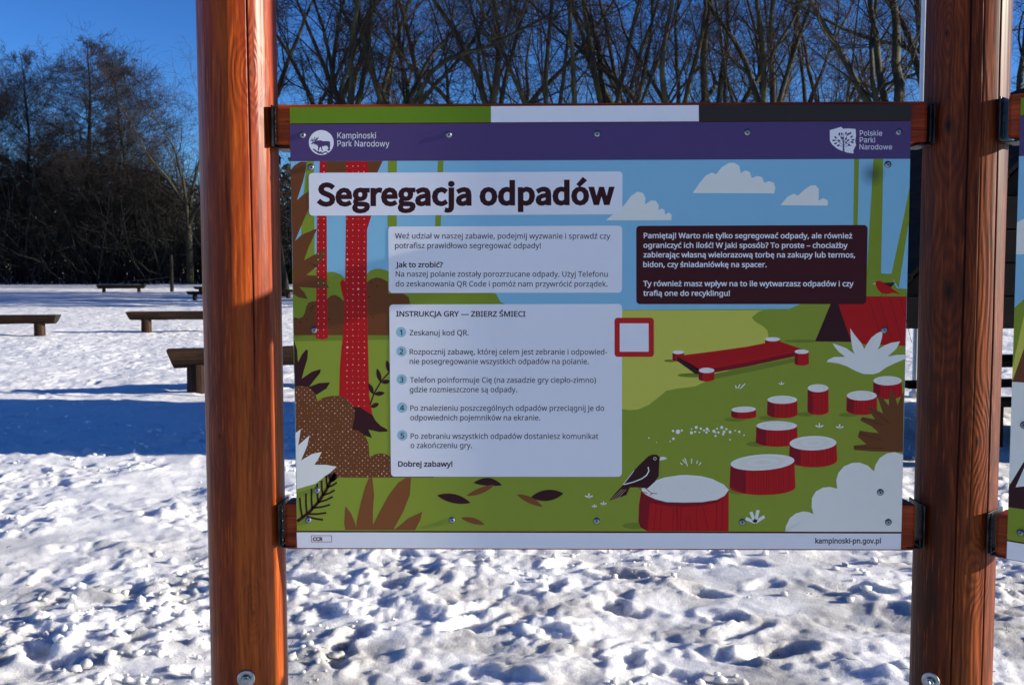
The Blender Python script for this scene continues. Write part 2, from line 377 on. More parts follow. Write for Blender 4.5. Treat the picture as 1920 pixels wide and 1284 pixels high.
def children(r, pts, dirs, radii, L, cnt, t0, t1, ang, asd, lr, lsd, rr, shape=None, planar=0.0):
    n, m, _ = pts.shape
    idx = np.repeat(np.arange(n), cnt)
    t = t0 + (t1 - t0) * r.random(len(idx)); f = t * (m - 1); i0 = np.minimum(f.astype(int), m - 2); fr = (f - i0)[:, None]
    P = pts[idx, i0] * (1 - fr) + pts[idx, i0 + 1] * fr; T = norm(dirs[idx, i0] * (1 - fr) + dirs[idx, i0 + 1] * fr)
    rad = (radii[idx, i0] * (1 - fr[:, 0]) + radii[idx, i0 + 1] * fr[:, 0])
    u, v = perp(T); ph = r.random(len(idx)) * 2 * math.pi
    th = np.clip(r.normal(ang, asd, len(idx)), 0.15, 1.9)
    side = u * np.cos(ph)[:, None] + v * np.sin(ph)[:, None]
    if planar: side[:, 2] *= (1 - planar); side = norm(side)
    D = T * np.cos(th)[:, None] + side * np.sin(th)[:, None]
    ln = L[idx] * lr * np.clip(r.normal(1, lsd, len(idx)), 0.35, 1.8)
    if shape is not None: ln = ln * shape(t)
    return P, D, ln, np.minimum(rad * rr, rad * 0.95)

def make_tree(seed, kind, H=19.0):
    r = np.random.default_rng(seed)
    if kind == 'oak':       # a stout trunk breaking into long, sinuous rising limbs
        p0 = grow_paths(r, np.zeros((1, 3)), np.array([[0.04 * r.normal(), 0.04 * r.normal(), 1.0]]), np.array([H * 0.36]), np.array([0.34]), 8, 0.05, 0.05, 0.74)
        tr = [tubes(p0[0], p0[2], 9)]
        n1 = 5
        P = np.repeat(p0[0][:, -1], n1, 0); P[:, 2] -= r.random(n1) * H * 0.12
        ph = np.arange(n1) * 2 * math.pi / n1 + r.random(n1) * 0.7; th = 0.22 + 0.30 * r.random(n1)
        D = np.stack([np.cos(ph) * np.sin(th), np.sin(ph) * np.sin(th), np.cos(th)], 1)
        L1 = H * (0.60 + 0.18 * r.random(n1)); p1 = grow_paths(r, P, D, L1, np.full(n1, 0.165) * (0.8 + 0.5 * r.random(n1)), 14, 0.13, 0.05, 0.16)
        tr.append(tubes(p1[0], p1[2], 6)); mat = M_TWIG
        spec = [(7, .10, .98, .62, .2, .30, .35, .44, 9, .12, .07, 5), (7, .12, 1.0, .70, .3, .42, .35, .48, 6, .16, .04, 4), (5, .1, 1.0, .8, .3, .48, .35, .55, 4, .18, .0, 3), (3, .1, 1.0, .8, .3, .62, .35, .6, 2, .2, -.0, 3)]
    elif kind == 'multi':   # a clump of stems fanning up from the base
        n0 = 7
        ph = np.arange(n0) * 2 * math.pi / n0 + r.random(n0); th = 0.05 + 0.22 * r.random(n0)
        D = np.stack([np.cos(ph) * np.sin(th), np.sin(ph) * np.sin(th), np.cos(th)], 1)
        P = np.stack([np.cos(ph) * 0.35, np.sin(ph) * 0.35, np.zeros(n0)], 1)
        L1 = H * (0.85 + 0.2 * r.random(n0)); p1 = grow_paths(r, P, D, L1, 0.17 * (0.75 + 0.4 * r.random(n0)), 18, 0.06, 0.02, 0.12)
        tr = [tubes(p1[0], p1[2], 7)]; mat = M_TWIG
        spec = [(7, .30, .98, .50, .2, .24, .35, .42, 9, .10, .07, 5), (6, .12, 1.0, .65, .3, .42, .35, .5, 6, .15, .03, 4), (5, .1, 1.0, .8, .3, .50, .35, .55, 4, .18, .0, 3), (3, .1, 1.0, .8, .3, .62, .35, .6, 2, .2, .0, 3)]
    elif kind == 'ash':     # one tall stem, forking late, with steep branches
        p0 = grow_paths(r, np.zeros((1, 3)), np.array([[0.05 * r.normal(), 0.05 * r.normal(), 1.0]]), np.array([H * 0.42]), np.array([0.25]), 9, 0.045, 0.04, 0.72)
        tr = [tubes(p0[0], p0[2], 8)]
        n1 = 3
        P = np.repeat(p0[0][:, -1], n1, 0); P[:, 2] -= np.array([0, 0.5, 2.2])
        ph = np.arange(n1) * 2.1 + r.random() * 3; th = 0.12 + 0.26 * r.random(n1)
        D = np.stack([np.cos(ph) * np.sin(th), np.sin(ph) * np.sin(th), np.cos(th)], 1)
        L1 = H * (0.58 + 0.08 * r.random(n1)); p1 = grow_paths(r, P, D, L1, np.full(n1, 0.15), 14, 0.08, 0.04, 0.12)
        tr.append(tubes(p1[0], p1[2], 6)); mat = M_TWIG
        spec = [(9, .08, .98, .58, .2, .25, .35, .42, 8, .10, .07, 5), (6, .12, 1.0, .70, .3, .42, .35, .5, 5, .15, .03, 4), (5, .1, 1.0, .8, .3, .48, .35, .55, 4, .18, .0, 3), (3, .1, 1.0, .8, .3, .62, .35, .6, 2, .2, .0, 3)]
    else:                   # alder: leader with layers of near-level branches, dense fine twigs
        p1 = grow_paths(r, np.zeros((1, 3)), np.array([[0.02, 0.0, 1.0]]), np.array([H]), np.array([0.27]), 20, 0.035, 0.03, 0.08)
        L1 = np.array([H]); tr = [tubes(p1[0], p1[2], 8)]; mat = M_TWIG_RED
        shp = lambda t: np.clip(1.12 - 0.92 * np.abs((t - 0.42) / 0.58) ** 1.5, 0.12, 1)
        spec = [(86, .16, .99, 1.12, .2, .27, .22, .30, 8, .10, .012, 4, shp), (11, .15, 1.0, .75, .3, .34, .35, .55, 5, .14, .02, 3), (8, .1, 1.0, .8, .3, .42, .4, .6, 3, .2, .01, 3), (3, .2, 1.0, .8, .3, .6, .3, .7, 2, .2, .0, 3)]
    cr = []; cur = p1; L = L1
    for s_ in spec:
        cnt, t0, t1, ang, asd, lr, lsd, rr, k, wig, up, sides = s_[:12]
        P, D, ln, rad = children(r, cur[0], cur[1], cur[2], L, cnt, t0, t1, ang, asd, lr, lsd, rr, s_[12] if len(s_) > 12 else None)
        rad = np.maximum(rad, 0.0085)
        pts, dirs, radii = grow_paths(r, P, D, ln, rad, k, wig, up, 0.25)
        radii = np.maximum(radii, 0.0052)
        cr.append(tubes(pts, radii, sides)); cur = (pts, dirs, radii); L = ln
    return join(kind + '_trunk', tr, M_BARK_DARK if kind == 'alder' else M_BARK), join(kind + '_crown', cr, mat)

TREES = {k: make_tree(*a) for k, a in {'oak1': (11, 'oak', 19.), 'oak2': (29, 'oak', 18.), 'multi': (5, 'multi', 19.), 'ash': (8, 'ash', 20.), 'alder': (3, 'alder', 20.), 'alder2': (14, 'alder', 17.)}.items()}
def plant(kind, px, depth, scale, rz, label, group, wide=1.0, tilt=(0, 0)):
    p = at_y(px, 508, depth + CAM[1]); x = p[0]; y = depth + CAM[1]
    name = {'oak1': 'oak_tree', 'oak2': 'oak_tree', 'multi': 'multi_stem_tree', 'ash': 'ash_tree', 'alder': 'alder_tree', 'alder2': 'alder_tree'}[kind]
    t = empty(name, (x, y, float(rise(x, y)) - 0.1), rz)
    t.scale = (scale * wide, scale * wide, scale); t.rotation_euler = (tilt[0], tilt[1], rz)
    tag(t, label, 'tree', group)
    tr, cr = TREES[kind]
    a = bpy.data.objects.new('trunk', tr); b = bpy.data.objects.new('crown', cr)
    for o in (a, b): COL.objects.link(o); o.parent = t
    return t

# left of the near post: alders on the far edge of the meadow
G1 = 'alders on the far edge of the meadow left of the board'
plant('alder', 40, 84, 0.93, 0.3, 'tall bare alder cut by the left edge of the photo', G1, 0.95)
plant('alder', 147, 80, 0.96, 2.1, 'tallest broad-crowned bare alder left of the near post', G1, 1.25)
plant('alder2', 266, 82, 1.04, 1.1, 'slender pointed bare alder beside the tallest alder', G1, 1.0)
plant('oak2', 356, 78, 0.84, 4.0, 'crooked bare oak with twisting limbs behind the left post', G1, 1.0)
plant('alder2', 95, 92, 0.72, 0.7, 'short bare alder in the gap left of the tallest alder', G1, 1.1)
plant('alder2', 208, 92, 0.80, 3.7, 'short bare alder between the tallest and the pointed alder', G1, 1.1)
plant('ash', 318, 94, 0.66, 2.9, 'thin bare ash behind the pointed alder', G1, 1.1)
plant('alder', -60, 86, 0.9, 1.9, 'bare alder just outside the left edge of the photo', G1)

# above the board: bare trees close together, listed left to right with what one sees
G2 = 'bare trees standing close together behind the information board'
row = [
 ('ash', 536, 52, 1.00, 0.2, 'bare ash whose thin stem rises right beside the left post'),
 ('oak1', 604, 50, 1.02, 1.9, 'bare oak leaning left, over the green strip of the board'),
 ('ash', 650, 46, 0.98, 4.1, 'bare ash with a narrow fork over the middle of the green strip'),
 ('oak2', 742, 47, 1.00, 0.5, 'low forking bare oak with wide limbs over the green strip'),
 ('oak1', 800, 53, 1.03, 3.2, 'sinuous bare oak over the right half of the green strip'),
 ('ash', 888, 45, 0.97, 2.4, 'tall straight bare ash over the joint of green and white strip'),
 ('oak2', 938, 56, 1.08, 5.1, 'bare oak tangled behind the straight ash over the white strip'),
 ('multi', 1064, 46, 1.02, 1.0, 'dense clump of dark stems fanning up above the white strip'),
 ('ash', 1138, 48, 1.03, 0.9, 'pale barked ash right of the clump of stems'),
 ('oak1', 1188, 57, 1.06, 4.4, 'crooked bare oak over the right end of the white strip'),
 ('oak2', 1248, 47, 1.00, 2.2, 'bare oak with a broad twiggy crown right of the board centre'),
 ('oak1', 1322, 50, 0.99, 5.8, 'bare oak with drooping sinuous side limbs over the black strip joint'),
 ('ash', 1405, 46, 0.97, 1.6, 'slim dark ash, left one of the pair over the black strip'),
 ('ash', 1428, 50, 1.04, 3.5, 'slim dark ash, right one of the pair over the black strip'),
 ('multi', 1470, 54, 1.02, 2.9, 'bundle of slanting stems over the middle of the black strip'),
 ('oak2', 1560, 55, 1.00, 0.1, 'twiggy bare oak over the right half of the black strip'),
 ('oak1', 1672, 40, 1.00, 2.6, 'thick dark leaning oak beside the white pole'),
 ('ash', 1712, 44, 1.02, 1.2, 'bare ash hidden partly by the white pole'),
 ('oak2', 1905, 42, 1.05, 3.9, 'bare oak showing in the gap right of the right post'),
 ('oak1', 2000, 50, 1.0, 0.6, 'bare oak beyond the second board, outside the frame')]
for kd, px, dp, sc, rz, lb in row:
    plant(kd, px, dp, sc, rz, lb, G2)
G3 = 'far row of bare trees seen through the nearer ones'
kinds3 = ['oak1', 'ash', 'oak2', 'multi']
for i, px in enumerate((690, 1010, 1370, 1610)):
    plant(kinds3[(i * 7 + i // 3) % 4], px + random.uniform(-14, 14), 70 + random.uniform(-5, 10), 1.0 + random.uniform(-.08, .18), random.uniform(0, 6.28),
          ['distant bare tree glimpsed between the two oaks over the green strip', 'distant bare tree glimpsed left of the fanning clump of stems', 'distant bare tree glimpsed just left of the two slim dark ashes', 'distant bare tree glimpsed left of the thick dark leaning oak'][i], G3)

# dense undergrowth along the wood: thin stems and brush, one mass
def make_undergrowth():
    r = np.random.default_rng(21); parts = []
    n = 5200
    x = -75 + 150 * r.random(n); y = 76 + 26 * r.random(n) ** 1.3
    P = np.stack([x, y, rise(x, y) - 0.2], 1); D = np.stack([r.normal(0, .3, n), r.normal(0, .3, n), np.ones(n)], 1)
    L = 3.0 + 8.5 * r.random(n) ** 1.4
    p = grow_paths(r, P, D, L, 0.03 + 0.05 * r.random(n), 5, 0.14, 0.04, 0.3); parts.append(tubes(p[0], p[2], 3))
    q = children(r, p[0], p[1], p[2], L, 9, .05, 1.0, .9, .35, .34, .4, .6); q = grow_paths(r, q[0], q[1], q[2], np.maximum(q[3], 0.018), 2, 0.2, 0.0, 0.4)
    parts.append(tubes(q[0], q[2], 3))
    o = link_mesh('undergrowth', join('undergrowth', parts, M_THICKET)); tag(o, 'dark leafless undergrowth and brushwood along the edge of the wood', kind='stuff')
    # further back the wood closes: crowded dark evergreen sprays
    n = 26000; x = -120 + 240 * r.random(n); y = 103 + 22 * r.random(n)
    top = 10.5 + 2.6 * fbm(x * 0.09, x * 0 + 3, 3, 9); z = top * r.random(n) ** 0.75 + 1.0
    c = np.stack([x, y, z], 1); a = r.normal(0, 1, (n, 3)); b = r.normal(0, 1, (n, 3)); a = norm(a) * (0.35 + .7 * r.random((n, 1))); b = norm(b) * (0.25 + 0.4 * r.random((n, 1)))
    V = np.stack([c - a, c - b, c + a, c + b], 1).reshape(-1, 3); Q = np.arange(4 * n).reshape(-1, 4)
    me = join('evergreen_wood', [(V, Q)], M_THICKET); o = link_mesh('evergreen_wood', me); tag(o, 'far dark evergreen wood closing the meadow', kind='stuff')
make_undergrowth()

# ------------------------------------------------------------------ benches, pole, shelter
def halflog(bm, L, w_, h_, seg=10):
    prof = [(-w_ / 2, 0)] + [(-w_ / 2 * math.cos(a) * 1.0, -h_ * math.sin(a) ** 0.8) for a in np.linspace(0.12, math.pi - 0.12, seg)] + [(w_ / 2, 0)]
    xs = np.linspace(-L / 2, L / 2, 9); rings = []
    for i, x in enumerate(xs):
        j = 1 + 0.03 * math.sin(i * 2.3 + L)
        slant = (0.09 if i == 0 else (-0.09 if i == 8 else 0))
        rings.append([bm.verts.new((x + slant * (-zz / h_), yy * j, zz * j)) for yy, zz in prof])
    n = len(prof)
    for a, b in zip(rings, rings[1:]):
        for k in range(n): bm.faces.new((a[k], a[(k + 1) % n], b[(k + 1) % n], b[k]))
    bm.faces.new(rings[0][::-1]).material_index = 1; bm.faces.new(rings[-1]).material_index = 1
    bmesh.ops.recalc_face_normals(bm, faces=bm.faces)
def bench(center, rz, L, seat_z, label, w_=0.42, h_=0.22, legs=(-0.34, 0.34), leg_r=0.13):
    t = empty('log_bench', center, rz); tag(t, label, 'bench', 'split log benches on the snowy meadow')
    bm = bmesh.new(); halflog(bm, L, w_, h_); s_ = bm_obj('seat', bm, [M_BENCH, M_ENDGRAIN], t); s_.location = (0, 0, seat_z)
    for f in legs:
        lm = lathe_mesh('leg', [(0, seat_z - h_ * 0.8), (leg_r, seat_z - h_ * 0.8), (leg_r * 1.02, seat_z * .3), (leg_r * 1.08, -0.25), (0, -0.25)], 14)
        lg = link_mesh('leg', lm, M_BENCH_LEG, t); lg.location = (f * L, 0, 0)
    return t
def gp(px, depth):                             # a spot on the ground below a pixel column at a depth
    p = at_y(px, 508, depth + CAM[1]); return p[0], depth + CAM[1]
def put_bench(px_left, depth, L, rz, seat, label, **k):
    x, y = gp(px_left, depth); cx = x + L / 2 * math.cos(rz); cy = y + L / 2 * math.sin(rz)
    return bench((cx, cy, float(rise(cx, cy)) + 0.01), rz, L, seat, label, **k)
x1, y1 = gp(110, 25.6)
bench((x1 - 1.65, y1 - 0.25, 0.03), 0.12, 3.3, 0.50, 'split log bench cut by the left edge of the photo', legs=(-0.33, 0.36))
put_bench(236, 26.8, 3.4, 0.16, 0.52, 'split log bench running behind the left post, its dark end in the open', legs=(-0.36, 0.34))
put_bench(309, 13.6, 3.1, 0.30, 0.56, 'nearest split log bench, thick stump leg beside the left post', legs=(-0.372, 0.35), leg_r=0.15, w_=0.46, h_=0.25)
put_bench(181, 60, 2.75, 0.1, 0.40, 'far low bench lying alone at the foot of the wood', legs=(-0.36, 0.36), leg_r=0.1)
put_bench(349, 47, 2.6, 0.12, 0.42, 'bench behind the left post, front one of the far pair', legs=(-0.36, 0.36), leg_r=0.1, h_=0.15)
put_bench(363, 55, 2.4, 0.1, 0.42, 'bench behind the left post, rear one of the far pair', legs=(-0.36, 0.36), leg_r=0.1, h_=0.15)
put_bench(470, 49, 2.15, 0.1, 0.44, 'far bench ending in the gap between left post and board', legs=(-0.3, 0.3), leg_r=0.1, h_=0.15)
px_, py_ = gp(321.5, 61)
pole = link_mesh('wooden_pole', lathe_mesh('wooden_pole', [(0, 2.15), (0.09, 2.13), (0.105, 1.0), (0.11, -0.3), (0, -0.3)], 12), M_TIMBER); pole.location = (px_, py_, float(rise(px_, py_)))
tag(pole, 'short dark wooden pole standing alone in front of the wood', 'pole')

# dark A-frame shelter standing right behind the right post, its long shadow lies across the meadow
def make_shelter():
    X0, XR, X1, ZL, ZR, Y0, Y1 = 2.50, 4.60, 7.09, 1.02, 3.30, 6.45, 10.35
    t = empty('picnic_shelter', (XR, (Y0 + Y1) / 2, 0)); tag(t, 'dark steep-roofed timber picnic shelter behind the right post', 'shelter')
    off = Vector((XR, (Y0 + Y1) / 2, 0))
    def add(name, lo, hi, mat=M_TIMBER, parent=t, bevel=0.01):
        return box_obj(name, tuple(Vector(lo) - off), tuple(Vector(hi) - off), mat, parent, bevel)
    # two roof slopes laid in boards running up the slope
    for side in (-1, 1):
        xe = X0 if side < 0 else X1; Z0 = ZL if side < 0 else 0.60  # unseen right eave brought lower to keep the roof's cast shadow closed
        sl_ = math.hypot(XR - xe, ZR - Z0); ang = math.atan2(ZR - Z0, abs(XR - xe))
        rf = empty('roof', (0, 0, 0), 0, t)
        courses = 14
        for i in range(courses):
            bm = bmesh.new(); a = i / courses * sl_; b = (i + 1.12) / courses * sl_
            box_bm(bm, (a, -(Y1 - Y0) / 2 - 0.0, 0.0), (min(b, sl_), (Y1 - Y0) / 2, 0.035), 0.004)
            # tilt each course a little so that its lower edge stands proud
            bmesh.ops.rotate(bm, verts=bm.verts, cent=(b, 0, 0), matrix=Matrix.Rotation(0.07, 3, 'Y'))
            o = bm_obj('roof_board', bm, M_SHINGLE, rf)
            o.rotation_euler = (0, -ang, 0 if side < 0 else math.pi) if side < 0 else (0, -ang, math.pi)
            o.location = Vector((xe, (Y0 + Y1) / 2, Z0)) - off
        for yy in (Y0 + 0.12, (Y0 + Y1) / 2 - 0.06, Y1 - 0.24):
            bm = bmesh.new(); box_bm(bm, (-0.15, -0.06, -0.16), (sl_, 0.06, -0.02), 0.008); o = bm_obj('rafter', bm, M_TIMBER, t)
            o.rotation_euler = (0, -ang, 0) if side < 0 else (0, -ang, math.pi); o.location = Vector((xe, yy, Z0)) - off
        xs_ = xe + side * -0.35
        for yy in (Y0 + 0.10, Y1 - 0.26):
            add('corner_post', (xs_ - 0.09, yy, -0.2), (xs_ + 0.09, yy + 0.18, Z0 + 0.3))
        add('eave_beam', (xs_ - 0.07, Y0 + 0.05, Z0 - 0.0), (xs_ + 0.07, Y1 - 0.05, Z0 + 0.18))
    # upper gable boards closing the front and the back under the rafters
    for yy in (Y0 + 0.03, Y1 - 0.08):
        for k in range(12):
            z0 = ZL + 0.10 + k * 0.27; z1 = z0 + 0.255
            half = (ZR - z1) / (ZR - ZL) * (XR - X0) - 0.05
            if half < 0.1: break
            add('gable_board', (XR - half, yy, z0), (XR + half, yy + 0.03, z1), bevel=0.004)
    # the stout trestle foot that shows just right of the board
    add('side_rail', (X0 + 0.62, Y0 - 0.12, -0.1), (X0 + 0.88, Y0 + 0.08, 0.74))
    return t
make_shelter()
def picnic_table(x, y, rz):
    t = empty('picnic_table', (x, y, 0), rz); tag(t, 'dark picnic table under the shelter roof behind the right post', 'table')
    for k in range(4): box_obj('table_board', (-0.95, -0.36 + k * 0.185, 0.70), (0.95, -0.36 + k * 0.185 + 0.17, 0.76), M_TIMBER, t, 0.006)
    for s_ in (-1, 1):
        box_obj('seat', (-0.95, s_ * 0.72 - 0.14, 0.40), (0.95, s_ * 0.72 + 0.14, 0.46), M_TIMBER, t, 0.006)
        box_obj('leg', (s_ * 0.7 - 0.05, -0.6, -0.1), (s_ * 0.7 + 0.05, 0.6, 0.40), M_TIMBER, t, 0.006)
        box_obj('trestle', (s_ * 0.7 - 0.05, -0.3, 0.40), (s_ * 0.7 + 0.05, 0.3, 0.70), M_TIMBER, t, 0.006)
    return t
picnic_table(4.7, 8.0, 0.12)
fp = link_mesh('flagpole', lathe_mesh('flagpole', [(0.035, 6.5), (0.036, 0.1), (0.07, 0.08), (0.07, -0.1), (0, -0.1)], 20), M_WHITE, smooth=True)
p_ = at_y(1727.0, 200, 9.6); fp.location = (p_[0], 9.6 + 1.3, 0)
p_ = at_y(1727.3, 250, 10.9); fp.location = (p_[0], 10.9, 0)
tag(fp, 'slim white pole with one sunlit edge rising behind the right post', 'pole')

# ------------------------------------------------------------------ posts
POST_Y = 0.035
def wooden_post(px, r0, mat, label, grooves, seed, z0=-0.15, z1=2.75):
    p = at_y(px, 640, POST_Y); cx = p[0]
    t = empty('wooden_post', (cx, POST_Y, 0)); tag(t, label, 'post')
    nz, na = 170, 480; r = np.random.default_rng(seed)
    zs = np.linspace(z0, z1, nz); an = np.linspace(0, 2 * math.pi, na, endpoint=False)
    A, Z = np.meshgrid(an, zs)
    rad = r0 * (1 + 0.010 * fbm(np.cos(A) * 1.2 + seed, Z * 0.8 + np.sin(A) * 1.2, 3, seed) + 0.004 * vnoise(A * 9, Z * 2, seed + 3))
    crk = np.zeros_like(Z)
    for (ga, wv, dep, za, zb) in grooves:      # drying cracks: narrow vertical splits
        c = ga + 0.035 * np.sin(Z * 2.1 + ga) + 0.012 * vnoise(Z * 6, Z * 0 + ga, seed)
        dd = (A - c + math.pi) % (2 * math.pi) - math.pi
        on = np.clip((Z - za) / 0.15, 0, 1) * np.clip((zb - Z) / 0.15, 0, 1)
        rad -= dep * on * np.exp(-(dd / wv) ** 2); crk = np.maximum(crk, on * np.exp(-(dd / wv) ** 2))
    V = np.stack([rad * np.cos(A), rad * np.sin(A), Z], 2).reshape(-1, 3)
    i = np.arange(nz - 1)[:, None] * na + np.arange(na)[None]; i2 = np.arange(nz - 1)[:, None] * na + (np.arange(na)[None] + 1) % na
    Q = np.stack([i, i2, i2 + na, i + na], 2).reshape(-1, 4)
    me = join('post', [(V, Q)], mat); o = link_mesh('log', me, None, t)
    at = me.attributes.new('crack', 'FLOAT', 'POINT'); at.data.foreach_set('value', crk.ravel().astype(np.float32))
    cap = lathe_mesh('end_grain', [(0, z1 + 0.006), (r0 * 0.97, z1 + 0.004), (r0 * 1.0, z1 - 0.01)], 40); link_mesh('end_grain', cap, mat, t)
    return t, cx
# angles: 0 = +x, -pi/2 = towards the camera
PL, XL = wooden_post(456, 0.0765, M_POST_L, 'warm orange varnished round post on the left of the board', [(-1.05, 0.016, 0.0035, 1.3, 2.75)], 4)
PR, XR_ = wooden_post(1799, 0.0775, M_POST_R, 'darker weathered round post with knots on the right of the board', [(-1.93, 0.018, 0.004, -0.1, 2.75), (-1.15, 0.016, 0.005, -0.1, 2.3), (-1.62, 0.012, 0.002, 1.0, 2.7)], 9)
def bolt(parent, px, py, cx):
    p = at_y(px, py, POST_Y - 0.077)
    e = empty('bolt', (p[0] - cx, -0.0755, p[2]), 0, parent); e.rotation_euler = (R(90), 0, math.atan2(p[0] - cx, 0.0765) * 1.0)
    link_mesh('washer', lathe_mesh('washer', [(0.0, 0.0), (0.0175, 0.0), (0.0175, 0.0022), (0.0165, 0.003), (0.009, 0.003)], 32), M_STEEL, e, False)
    hx = lathe_mesh('nut', [(0.0, 0.003), (0.0095, 0.003), (0.0095, 0.0095), (0.0082, 0.0105), (0.005, 0.0105), (0.005, 0.0150), (0.0, 0.0155)], 6); link_mesh('nut', hx, M_STEEL, e)
bolt(PL, 461, 1272, XL); bolt(PR, 1746, 1277, XR_)

# ------------------------------------------------------------------ boards: mapping of the printed sheet
PW, PH = 1.2, 0.869
def homog(src, dst):
    A = []
    for (x, y), (u, v) in zip(src, dst):
        A.append([x, y, 1, 0, 0, 0, -u * x, -u * y, -u]); A.append([0, 0, 0, x, y, 1, -v * x, -v * y, -v])
    return np.linalg.svd(np.array(A))[2][-1].reshape(3, 3)
HB = homog([(544, 202), (1709.5, 195), (1688.5, 1029), (556.5, 1027)], [(-PW / 2, PH), (PW / 2, PH), (PW / 2, 0), (-PW / 2, 0)])
def B(px, py):                                 # sheet coordinates (metres) of a point of the printed design
    q = HB @ np.array([px, py, 1.0]); return q[0] / q[2], q[1] / q[2]
WHITE_SEEN = None
def lin(c): return tuple(((v / 255) / 12.92 if v <= 10.3 else ((v / 255 + 0.055) / 1.055) ** 2.4) for v in c)
WREF = lin((180, 192, 224))
def ink(name, rgb, rough=0.5):
    l_ = lin(rgb); c = tuple(min(0.9, 0.88 * a / b) for a, b in zip(l_, WREF))
    s = N(name); v = s.coord()
    n_ = s.noise(v, 35, 4, 0.6)
    cc = s.mix(s.math('MULTIPLY', n_, 0.10), c, tuple(x * 0.8 for x in c))
    # a soft round dark blotch near the upper right of the print
    bx, bz = B(1636, 326)
    dn = s.n('ShaderNodeVectorMath', _operation='DISTANCE'); s.l(v, dn.inputs[0]); dn.inputs[1].default_value = (bx, 0, bz)
    sm = s.ramp(dn.outputs['Value'], [(0.004, (1, 1, 1)), (0.027, (0, 0, 0))])
    cc = s.mix(s.math('MULTIPLY', sm, 0.62), cc, (0.01, 0.02, 0.02))
    s.base(cc); s.set(Roughness=rough); s.p.inputs['Specular IOR Level'].default_value = 0.2
    return s.m
INK = {k: ink('print_' + k, v) for k, v in {
    'white': (184, 195, 226), 'green_strip': (80, 112, 22), 'black_strip': (36, 34, 38), 'purple': (60, 50, 104), 'sky': (104, 158, 205),
    'grass': (108, 128, 46), 'meadow': (156, 164, 78), 'olive': (100, 122, 38), 'brown': (84, 50, 26), 'brown_leaf': (100, 62, 36), 'red': (142, 12, 19),
    'deep_red': (100, 5, 26), 'maroon': (48, 10, 19), 'dark': (40, 12, 22), 'cloud': (200, 202, 212), 'pale': (196, 200, 214), 'blue_disc': (118, 160, 196),
    'badge_red': (150, 26, 32), 'shadow_green': (88, 108, 36), 'ring': (182, 188, 199), 'pink': (206, 160, 162)}.items()}
MATL = list(INK.values()); MIDX = {k: i for i, k in enumerate(INK)}
PANEL_EDGE = bare_material('panel_edge', (0.03, 0.03, 0.035), (0.06, 0.06, 0.065), 0.5)

class Sheet:
    """Flat printed shapes in the board plane; y is minus the paint order, a quarter millimetre per coat."""
    def __init__(s): s.bm = bmesh.new()
    def poly(s, pts, mat, lay, px=True, smooth=False):
        if smooth: pts = chaikin(pts)
        q = [B(*p) if px else p for p in pts]
        vs_ = [s.bm.verts.new((a, -lay * LAY, b)) for a, b in q]
        area = sum(q[i][0] * q[(i + 1) % len(q)][1] - q[(i + 1) % len(q)][0] * q[i][1] for i in range(len(q)))
        if area < 0: vs_.reverse()
        try: f = s.bm.faces.new(vs_)
        except ValueError: return
        f.material_index = MIDX[mat]; f.normal_update()
    def disc(s, cx, cy, rx, mat, lay, ry=None, seg=None, rot=0.0):
        ry = ry or rx; seg = seg or max(8, min(40, int(rx * 1.5) + 6)); c_, s_ = math.cos(rot), math.sin(rot)
        s.poly([(cx + rx * math.cos(a) * c_ - ry * math.sin(a) * s_, cy + rx * math.cos(a) * s_ + ry * math.sin(a) * c_) for a in np.linspace(0, 2 * math.pi, seg, endpoint=False)], mat, lay)
    def line(s, pts, wd, mat, lay, taper=1.0):
        pts = [np.array(p, float) for p in pts]
        lft, rgt = [], []
        for i, p in enumerate(pts):
            a = pts[max(0, i - 1)]; b = pts[min(len(pts) - 1, i + 1)]; d = b - a; d /= max(np.linalg.norm(d), 1e-6)
            h = wd / 2 * (1 + (taper - 1) * i / (len(pts) - 1)); n_ = np.array([-d[1], d[0]]) * h
            lft.append(tuple(p + n_)); rgt.append(tuple(p - n_))
        s.poly(lft + rgt[::-1], mat, lay)
    def rrect(s, x0, y0, x1, y1, r, mat, lay, corners=None):
        c4 = corners or [(x0, y0), (x1, y0), (x1, y1), (x0, y1)]   # the four corners as seen, clockwise from top left
        pts = []
        for k, (a0) in enumerate((math.pi, 1.5 * math.pi, 0, 0.5 * math.pi)):
            cx, cy = c4[k]; sx = 1 if k in (0, 3) else -1; sy = 1 if k in (0, 1) else -1
            for j in range(7):
                a = a0 + j / 6 * math.pi / 2
                pts.append((cx + sx * r + r * math.cos(a), cy + sy * r + r * math.sin(a)))
        s.poly(pts, mat, lay)
    def leaf(s, a, b, wd, mat, lay, bend=0.0):
        a = np.array(a, float); b = np.array(b, float); d = b - a; n_ = np.array([-d[1], d[0]]) / np.linalg.norm(d)
        up = [tuple(a + d * t + n_ * (wd / 2 * math.sin(math.pi * t) ** 0.8 + bend * math.sin(math.pi * t))) for t in np.linspace(0, 1, 11)]
        dn = [tuple(a + d * t + n_ * (-wd / 2 * math.sin(math.pi * t) ** 0.8 + bend * math.sin(math.pi * t))) for t in np.linspace(1, 0, 11)][1:-1]
        s.poly(up + dn, mat, lay)
    def done(s, name, parent):
        bmesh.ops.triangulate(s.bm, faces=s.bm.faces[:])
        o = bm_obj(name, s.bm, MATL, parent); return o
LAY = 0.00001
def chaikin(p, it=2):
    for _ in range(it):
        q = []
        for i in range(len(p)):
            a = np.array(p[i], float); b = np.array(p[(i + 1) % len(p)], float)
            q += [tuple(a * .75 + b * .25), tuple(a * .25 + b * .75)]
        p = q
    return p
def Z(ox, oy, k, pts): return [(ox + x / k, oy + y / k) for x, y in pts]

